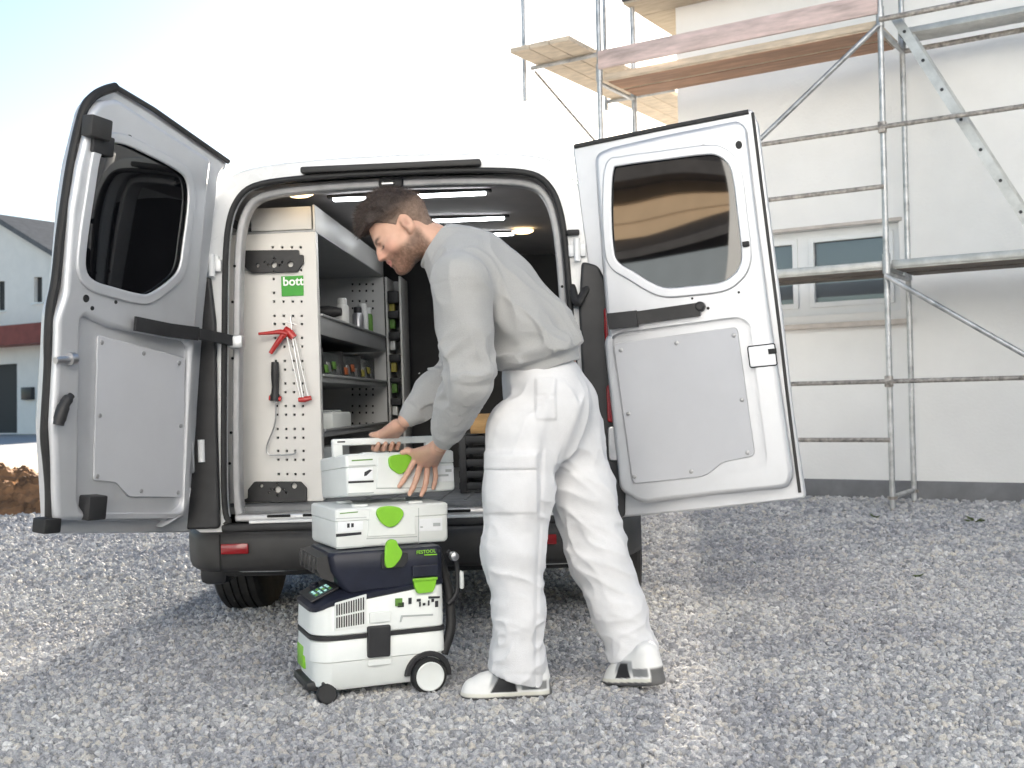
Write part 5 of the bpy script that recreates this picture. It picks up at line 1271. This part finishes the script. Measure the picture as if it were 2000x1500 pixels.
hair_o = part_link('hair', me, 'hair', man)
rg = np.random.default_rng(3); sel = rg.choice(len(Pv), 16000); ln_ = (.004+.016*ss(.02, .08, Z[sel]))*rg.uniform(.6, 1.25, len(sel)); outw = np.maximum(0, (nrm[sel]*((Pv[sel]-hc)/np.linalg.norm(Pv[sel]-hc, axis=1)[:, None])).sum(1))
dirs = nrm[sel]*.75+fd*(.55*ss(.02, .07, Z[sel]))[:, None]-up*(.7*ss(.05, .0, Z[sel]))[:, None]+rg.normal(0, .22, (len(sel), 3)); dirs /= np.linalg.norm(dirs, axis=1)[:, None]
sdv = np.cross(dirs, rg.normal(0, 1, (len(sel), 3))); sdv *= (.00045/np.linalg.norm(sdv, axis=1))[:, None]
b0 = Pv[sel]-nrm[sel]*.001; VV = np.stack([b0-sdv, b0+sdv, b0+dirs*ln_[:, None]*(outw > .2)[:, None]], 1).reshape(-1, 3)
mh = bpy.data.meshes.new('hair_strands'); mh.from_pydata(VV.tolist(), [], np.arange(len(VV)).reshape(-1, 3).tolist())
th_ = np.repeat(t[sel], 3, 0); vcol(mh, (np.array([.24, .165, .125])*(1-th_)+np.array([.085, .064, .054])*th_)*np.repeat(rg.uniform(.4, 1.7, len(sel)), 3)[:, None]); hs_ = part_link('hair_strands', mh, 'hair', hair_o); hs_['kind'] = 'stuff'

# ---- sweatshirt
G = Field((-.42, 3.38, .78), (.44, 4.10, 1.60), .0048)
G.chain([nb, tc1, tc2, tc3, tc4], [.075, .120, .132, .127, .122], .06, (LAT, 1.27))
G.cone(tc4, PT(1058, 742, YM), .122, .118, .04, (LAT, 1.3))
for s_, e_, c_, sgn in ((shN, elN, cuN, -1), (shF, elF, cuF, 1)):
    G.cone(tc1*.55+s_*.45, s_, .098, .092, .05); G.chain([s_, s_*.5+e_*.5, e_], [.090, .082, .067], .008)
    G.chain([e_, e_*.5+c_*.5, e_*.12+c_*.88], [.070, .064, .050], .03); G.cone(e_*.10+c_*.90, c_, .040, .037, .006)
ii, Pn = G.near(.03)
ff = G.f[ii]
dn = np.linalg.norm(np.cross(Pn-shN, (elN-shN)/np.linalg.norm(elN-shN)), axis=1); tn = (Pn-shN) @ (elN-shN)/np.linalg.norm(elN-shN)**2
t2 = (Pn-elN) @ (cuN-elN)/np.linalg.norm(cuN-elN)**2; dn2 = np.linalg.norm(np.cross(Pn-elN, (cuN-elN)/np.linalg.norm(cuN-elN)), axis=1)
tF = (Pn-elF) @ (cuF-elF)/np.linalg.norm(cuF-elF)**2; dF = np.linalg.norm(np.cross(Pn-elF, (cuF-elF)/np.linalg.norm(cuF-elF)), axis=1)
armN = np.maximum(ss(.13, .09, dn)*ss(-.1, .15, tn)*ss(1.15, .95, tn), ss(.09, .075, dn2)*ss(-.15, .05, t2))
armF = ss(.09, .075, dF)*ss(-.1, .1, tF)
tors = 1-np.maximum(armN, armF)
sp = (tc4-tc1)/np.linalg.norm(tc4-tc1); along = (Pn-tc1) @ sp/np.linalg.norm(tc4-tc1)
dsp = 0
dsp = dsp+tors*(.030*(fold(Pn, (.80, .1, -.6), 14, 2.6, 1.0, 2.0)-.30)*ss(.15, .75, along)+.020*(fold(Pn, (.97, .0, .22), 18, 3.5, 5.0, 2.0)-.30)*ss(.55, 1.0, along)+.010*(fold(Pn, (.4, .2, -.9), 16, 3.5, 2.0, 1.8)-.3))
elb = np.exp(-((tn-1.0)/.28)**2)+np.exp(-((t2-.0)/.35)**2)
dsp = dsp+armN*(.018*(fold(Pn, (.75, -.3, .5), 22, 6, 3.0)-.35)*np.clip(elb, 0, 1)+.011*(fold(Pn, (.5, .3, -.8), 14, 3.5, 4.0, 1.8)-.32)+.007*(fold(Pn, (.8, .3, .55), 30, 7, 8.0)-.35)*ss(.55, .85, t2)*ss(.93, .88, t2))
dsp = dsp+armF*(.014*(fold(Pn, (.6, .3, .7), 24, 6, 6.0)-.35)*ss(.93, .88, tF))
# pulled-in ribbed hem and the shoulder seam
hemn = (PT(1040, 690, YM)-PT(1062, 740, YM)); 
pxx, pyy = pxy(Pn)
hem_line = np.interp(pxx, [940, 970, 1040, 1100, 1150], [765, 757, 738, 718, 695])   # lower edge of the hem as it hangs
band = tors*ss(-34, -26, pyy-hem_line)
dsp = dsp*(1-.85*band)-band*.010+tors*.012*np.exp(-((pyy-hem_line+52)/20)**2)
seam = armN*np.exp(-((tn-.02-.1*(Pn[:, 0]-shN[0]))/.018)**2)*(Pn[:, 1] < 3.62); dsp = dsp-.0035*seam
G.f[ii] = ff-dsp.astype(np.float32)
# hem: cut along a plane through the hem line, square to the back
hp0 = PT(970, 757, YM); hp1 = PT(1150, 695, YM); hv = (hp1-hp0)/np.linalg.norm(hp1-hp0); hn = np.cross(hv, (0, 1, 0)); hn = hn if hn[2] < 0 else -hn
# (only the trunk is cut; the sleeves hang below the hem)
X, Y_, Z = np.meshgrid(*G.ax, indexing='ij', sparse=True)
pl = ((X-hp0[0])*hn[0]+(Y_-hp0[1])*hn[1]+(Z-hp0[2])*hn[2]).astype(np.float32)
A2 = Field(G.lo, G.lo+G.h*(G.n-1), G.h)
for s_, e_, c_ in ((shN, elN, cuN), (shF, elF, cuF)): A2.chain([s_, e_, c_], [.105, .082, .060], .02)
sl = tuple(slice(0, min(a, b_)) for a, b_ in zip(G.n, A2.n))
G.f[sl] = np.where(A2.f[sl] > 0, np.maximum(G.f[sl], pl[sl]), G.f[sl])
# neck opening
cn = PT(851, 482, YM); nd = (PT(838, 470, YM)-PT(890, 505, YM)); nd /= np.linalg.norm(nd)
G.cone(cn-nd*.03, cn+nd*.10, .062, .066, .004, None, 's'); G.cut(PT(846, 480, YM), nd)
me, Pv = G.mesh('sweatshirt'); sh_o = part_link('sweatshirt', me, 'shirt')
bm = MB(); ctr = PT(851, 483, YM); t1 = np.cross(nd, (0, 1, 0)); t1 /= np.linalg.norm(t1)
bm.tube([tuple(ctr+t1*.071*math.cos(a)+np.array((0, .069, 0))*math.sin(a)) for a in np.linspace(0, 2*math.pi, 40, endpoint=False)], .0105, 8, closed=True)
bm.build('collar', 'shirt_rib', sh_o, M=T((-.1, -YM, 0)))

# ---- trousers
K = Field((-.16, 3.40, .02), (.62, 4.06, 1.18), .005)
K.chain([PT(1040, 690, YM), PT(1058, 745, YM), PT(1066, 800, YM)], [.104, .116, .134], .05, (LAT, 1.24))
K.cone(PT(1084, 790, 3.685), PT(1078, 850, 3.69), .095, .085, .07); K.cone(PT(1102, 790, 3.80), PT(1112, 860, 3.80), .105, .10, .07)
K.chain([hipN, hipN*.5+knN*.5, knN, PT(1014, 1200, 3.632), PT(1010, 1290, 3.63), PT(1007, 1345, 3.63)], [.118, .108, .096, .079, .080, .085], .035)
K.chain([hipF, hipF*.5+knF*.5, knF, PT(1208, 1190, 3.79), PT(1238, 1285, 3.77), PT(1248, 1320, 3.765)], [.118, .106, .096, .086, .079, .078], .035)
ii, Pn = K.near(.03); pxx, pyy = pxy(Pn)
nearleg = ss(3.76, 3.72, Pn[:, 1]+.0*pxx)*ss(1085, 1065, pxx-.0*pyy)
w = .0
lowN = ss(1150, 1260, pyy)
dsp = .008*(fold(Pn, (.85, .2, -.35), 21, 4, 21.0, 2)-.30)*np.clip(np.exp(-((pyy-1085)/110)**2)+.25, 0, 1)
dsp = dsp+.009*(fold(Pn, (.9, .2, .3), 26, 6, 23.0, 2)-.30)*lowN
dsp = dsp+.010*(fold(Pn, (-.35, .1, -.9), 20, 3, 25.0, 2)-.30)*ss(1010, 800, pyy)*ss(720, 790, pyy)
dsp = dsp+.009*(fold(Pn, (.8, .3, -.55), 21, 4, 27.0, 2)-.30)*ss(1060, 1090, pxx)*ss(840, 920, pyy)*ss(1250, 1100, pyy)
# cargo pocket with flap, side seam, belt tab: raised cloth on the near flank
def inbox(x0, x1, y0, y1, s=3.0, skew=0.0):
    xx = pxx-skew*(pyy-y0); return ss(x0-s, x0+s, xx)*ss(x1+s, x1-s, xx)*ss(y0-s, y0+s, pyy)*ss(y1+s, y1-s, pyy)*(Pn[:, 1] < 3.66)
dsp = dsp*(1-.6*inbox(946, 1050, 884, 1004))
dsp = dsp+.0075*inbox(946, 1050, 886, 1003)+.0055*inbox(944, 1052, 882, 916, 2.2)-.003*inbox(950, 1046, 917, 920, 1.5)
dsp = dsp+.006*inbox(1046, 1086, 738, 820, 2.5)-.004*inbox(1046, 1086, 771, 774, 1.5)
seamx = np.interp(pyy, [740, 900, 1010, 1100, 1330], [1068, 1058, 1056, 1050, 1046]); dsp = dsp-.004*np.exp(-((pxx-seamx)/4)**2)*(Pn[:, 1] < 3.62)*ss(870, 885, pyy)
hemN = np.exp(-((pyy-1318)/4)**2)*(pxx < 1085); dsp = dsp-.003*hemN
K.f[ii] = K.f[ii]-dsp.astype(np.float32)
X, Y_, Z = np.meshgrid(*K.ax, indexing='ij', sparse=True)
zc1 = PT(1005, 1341, 3.6)[2]; n1 = PT(1192, 1290, 3.77); n2 = PT(1284, 1268, 3.77); hv = (n2-n1)/np.linalg.norm(n2-n1); hn2 = np.cross(hv, (0, 1, 0)); hn2 = hn2 if hn2[2] < 0 else -hn2
xq0 = PT(955, 1320, 3.62)[0]; xq1 = PT(1062, 1340, 3.62)[0]; zq0 = PT(955, 1312, 3.6)[2]; zq1 = PT(1060, 1345, 3.6)[2]
c1_ = (zq0+(zq1-zq0)*np.clip((X-xq0)/(xq1-xq0), -.2, 1.2))-Z+.0*Y_; c2_ = (X-n1[0])*hn2[0]+(Y_-n1[1])*hn2[1]+(Z-n1[2])*hn2[2]
K.f = np.maximum(K.f, np.where(X < PT(1110, 1300, 3.7)[0], c1_, c2_).astype(np.float32))
w0 = PT(955, 722, YM); w1 = PT(1140, 664, YM); hv = (w1-w0)/np.linalg.norm(w1-w0); hn3 = np.cross(hv, (0, 1, 0)); hn3 = hn3 if hn3[2] > 0 else -hn3
K.cut(w0, hn3)
me, Pv = K.mesh('trousers'); part_link('trousers', me, 'trouser')

# ---- shoes
def shoe(heel, toe, lift, name):
    heel = np.array(heel); toe = np.array(toe); d = toe-heel; Ls = np.linalg.norm(d); d /= Ls; sd = np.cross(d, (0, 0, 1)); sd /= np.linalg.norm(sd); u_ = np.cross(sd, d)
    def SP(a, b_, c_): return heel+d*a*Ls+sd*b_+u_*c_
    S_ = Field(np.minimum(heel, toe)-.09, np.maximum(heel, toe)+np.array((.09, .09, .15)), .0036)
    S_.chain([SP(.16, 0, .045), SP(.45, 0, .042), SP(.72, 0, .036), SP(.86, 0, .030)], [.040, .042, .040, .033], .02)
    S_.cone(SP(.14, 0, .06), SP(.15, 0, .10), .038, .036, .02); S_.cone(SP(.25, 0, .08), SP(.55, 0, .055), .038, .034, .03)
    S_.cut(SP(0, 0, .006), -u_)
    R3 = np.stack([d, sd, u_])
    for a, r in ((.14, (.045, .041, .03)), (.45, (.09, .043, .028)), (.74, (.075, .050, .026))): S_.ell(SP(a, 0, .012), R3, r, .02)
    S_.cut(SP(0, 0, .0), -u_)
    me, Pv = S_.mesh(name); q = (Pv-heel) @ R3.T; a = q[:, 0]/Ls; h_ = q[:, 2]
    c_ = np.tile(np.array([.74, .74, .73]), (len(Pv), 1))
    def z(mask, cc): 
        m_ = np.clip(mask, 0, 1)[:, None]; return c_*(1-m_)+np.array(cc)*m_
    c_ = z(ss(.0, .03, h_-.028)*ss(.30, .33, a-.5*(h_-.05))*ss(.72, .69, a+1.2*(h_-.03))*ss(.085, .075, h_), (.30, .31, .32))
    c_ = z(ss(.38, .40, a-.8*(h_-.04))*ss(.68, .66, a+2.2*(h_-.03))*ss(.024, .027, h_)*ss(.075, .07, h_), (.025, .025, .028))
    c_ = z(ss(.04, .06, a)*ss(.34, .32, a)*ss(.028, .031, h_)*ss(.058, .054, h_), (.22, .225, .23))
    c_ = z(ss(.024, .022, h_), (.66, .65, .58)); c_ = z(ss(.013, .011, h_), (.10, .10, .105)); c_ = z(ss(.03, .01, a)*ss(.06, .05, h_), (.12, .12, .12))
    vcol(me, c_); part_link(name, me, 'shoe')
g0 = gnd(975, 1372)
shoe((.103, 3.635, .006), (-.185, 3.615, .006), 0, 'shoe')
hl_ = PT(1288, 1338, 3.63); tl_ = PT(1192, 1334, 3.77); hl_[2] = .034; tl_[2] = .006
shoe(hl_, tl_, 0, 'shoe')
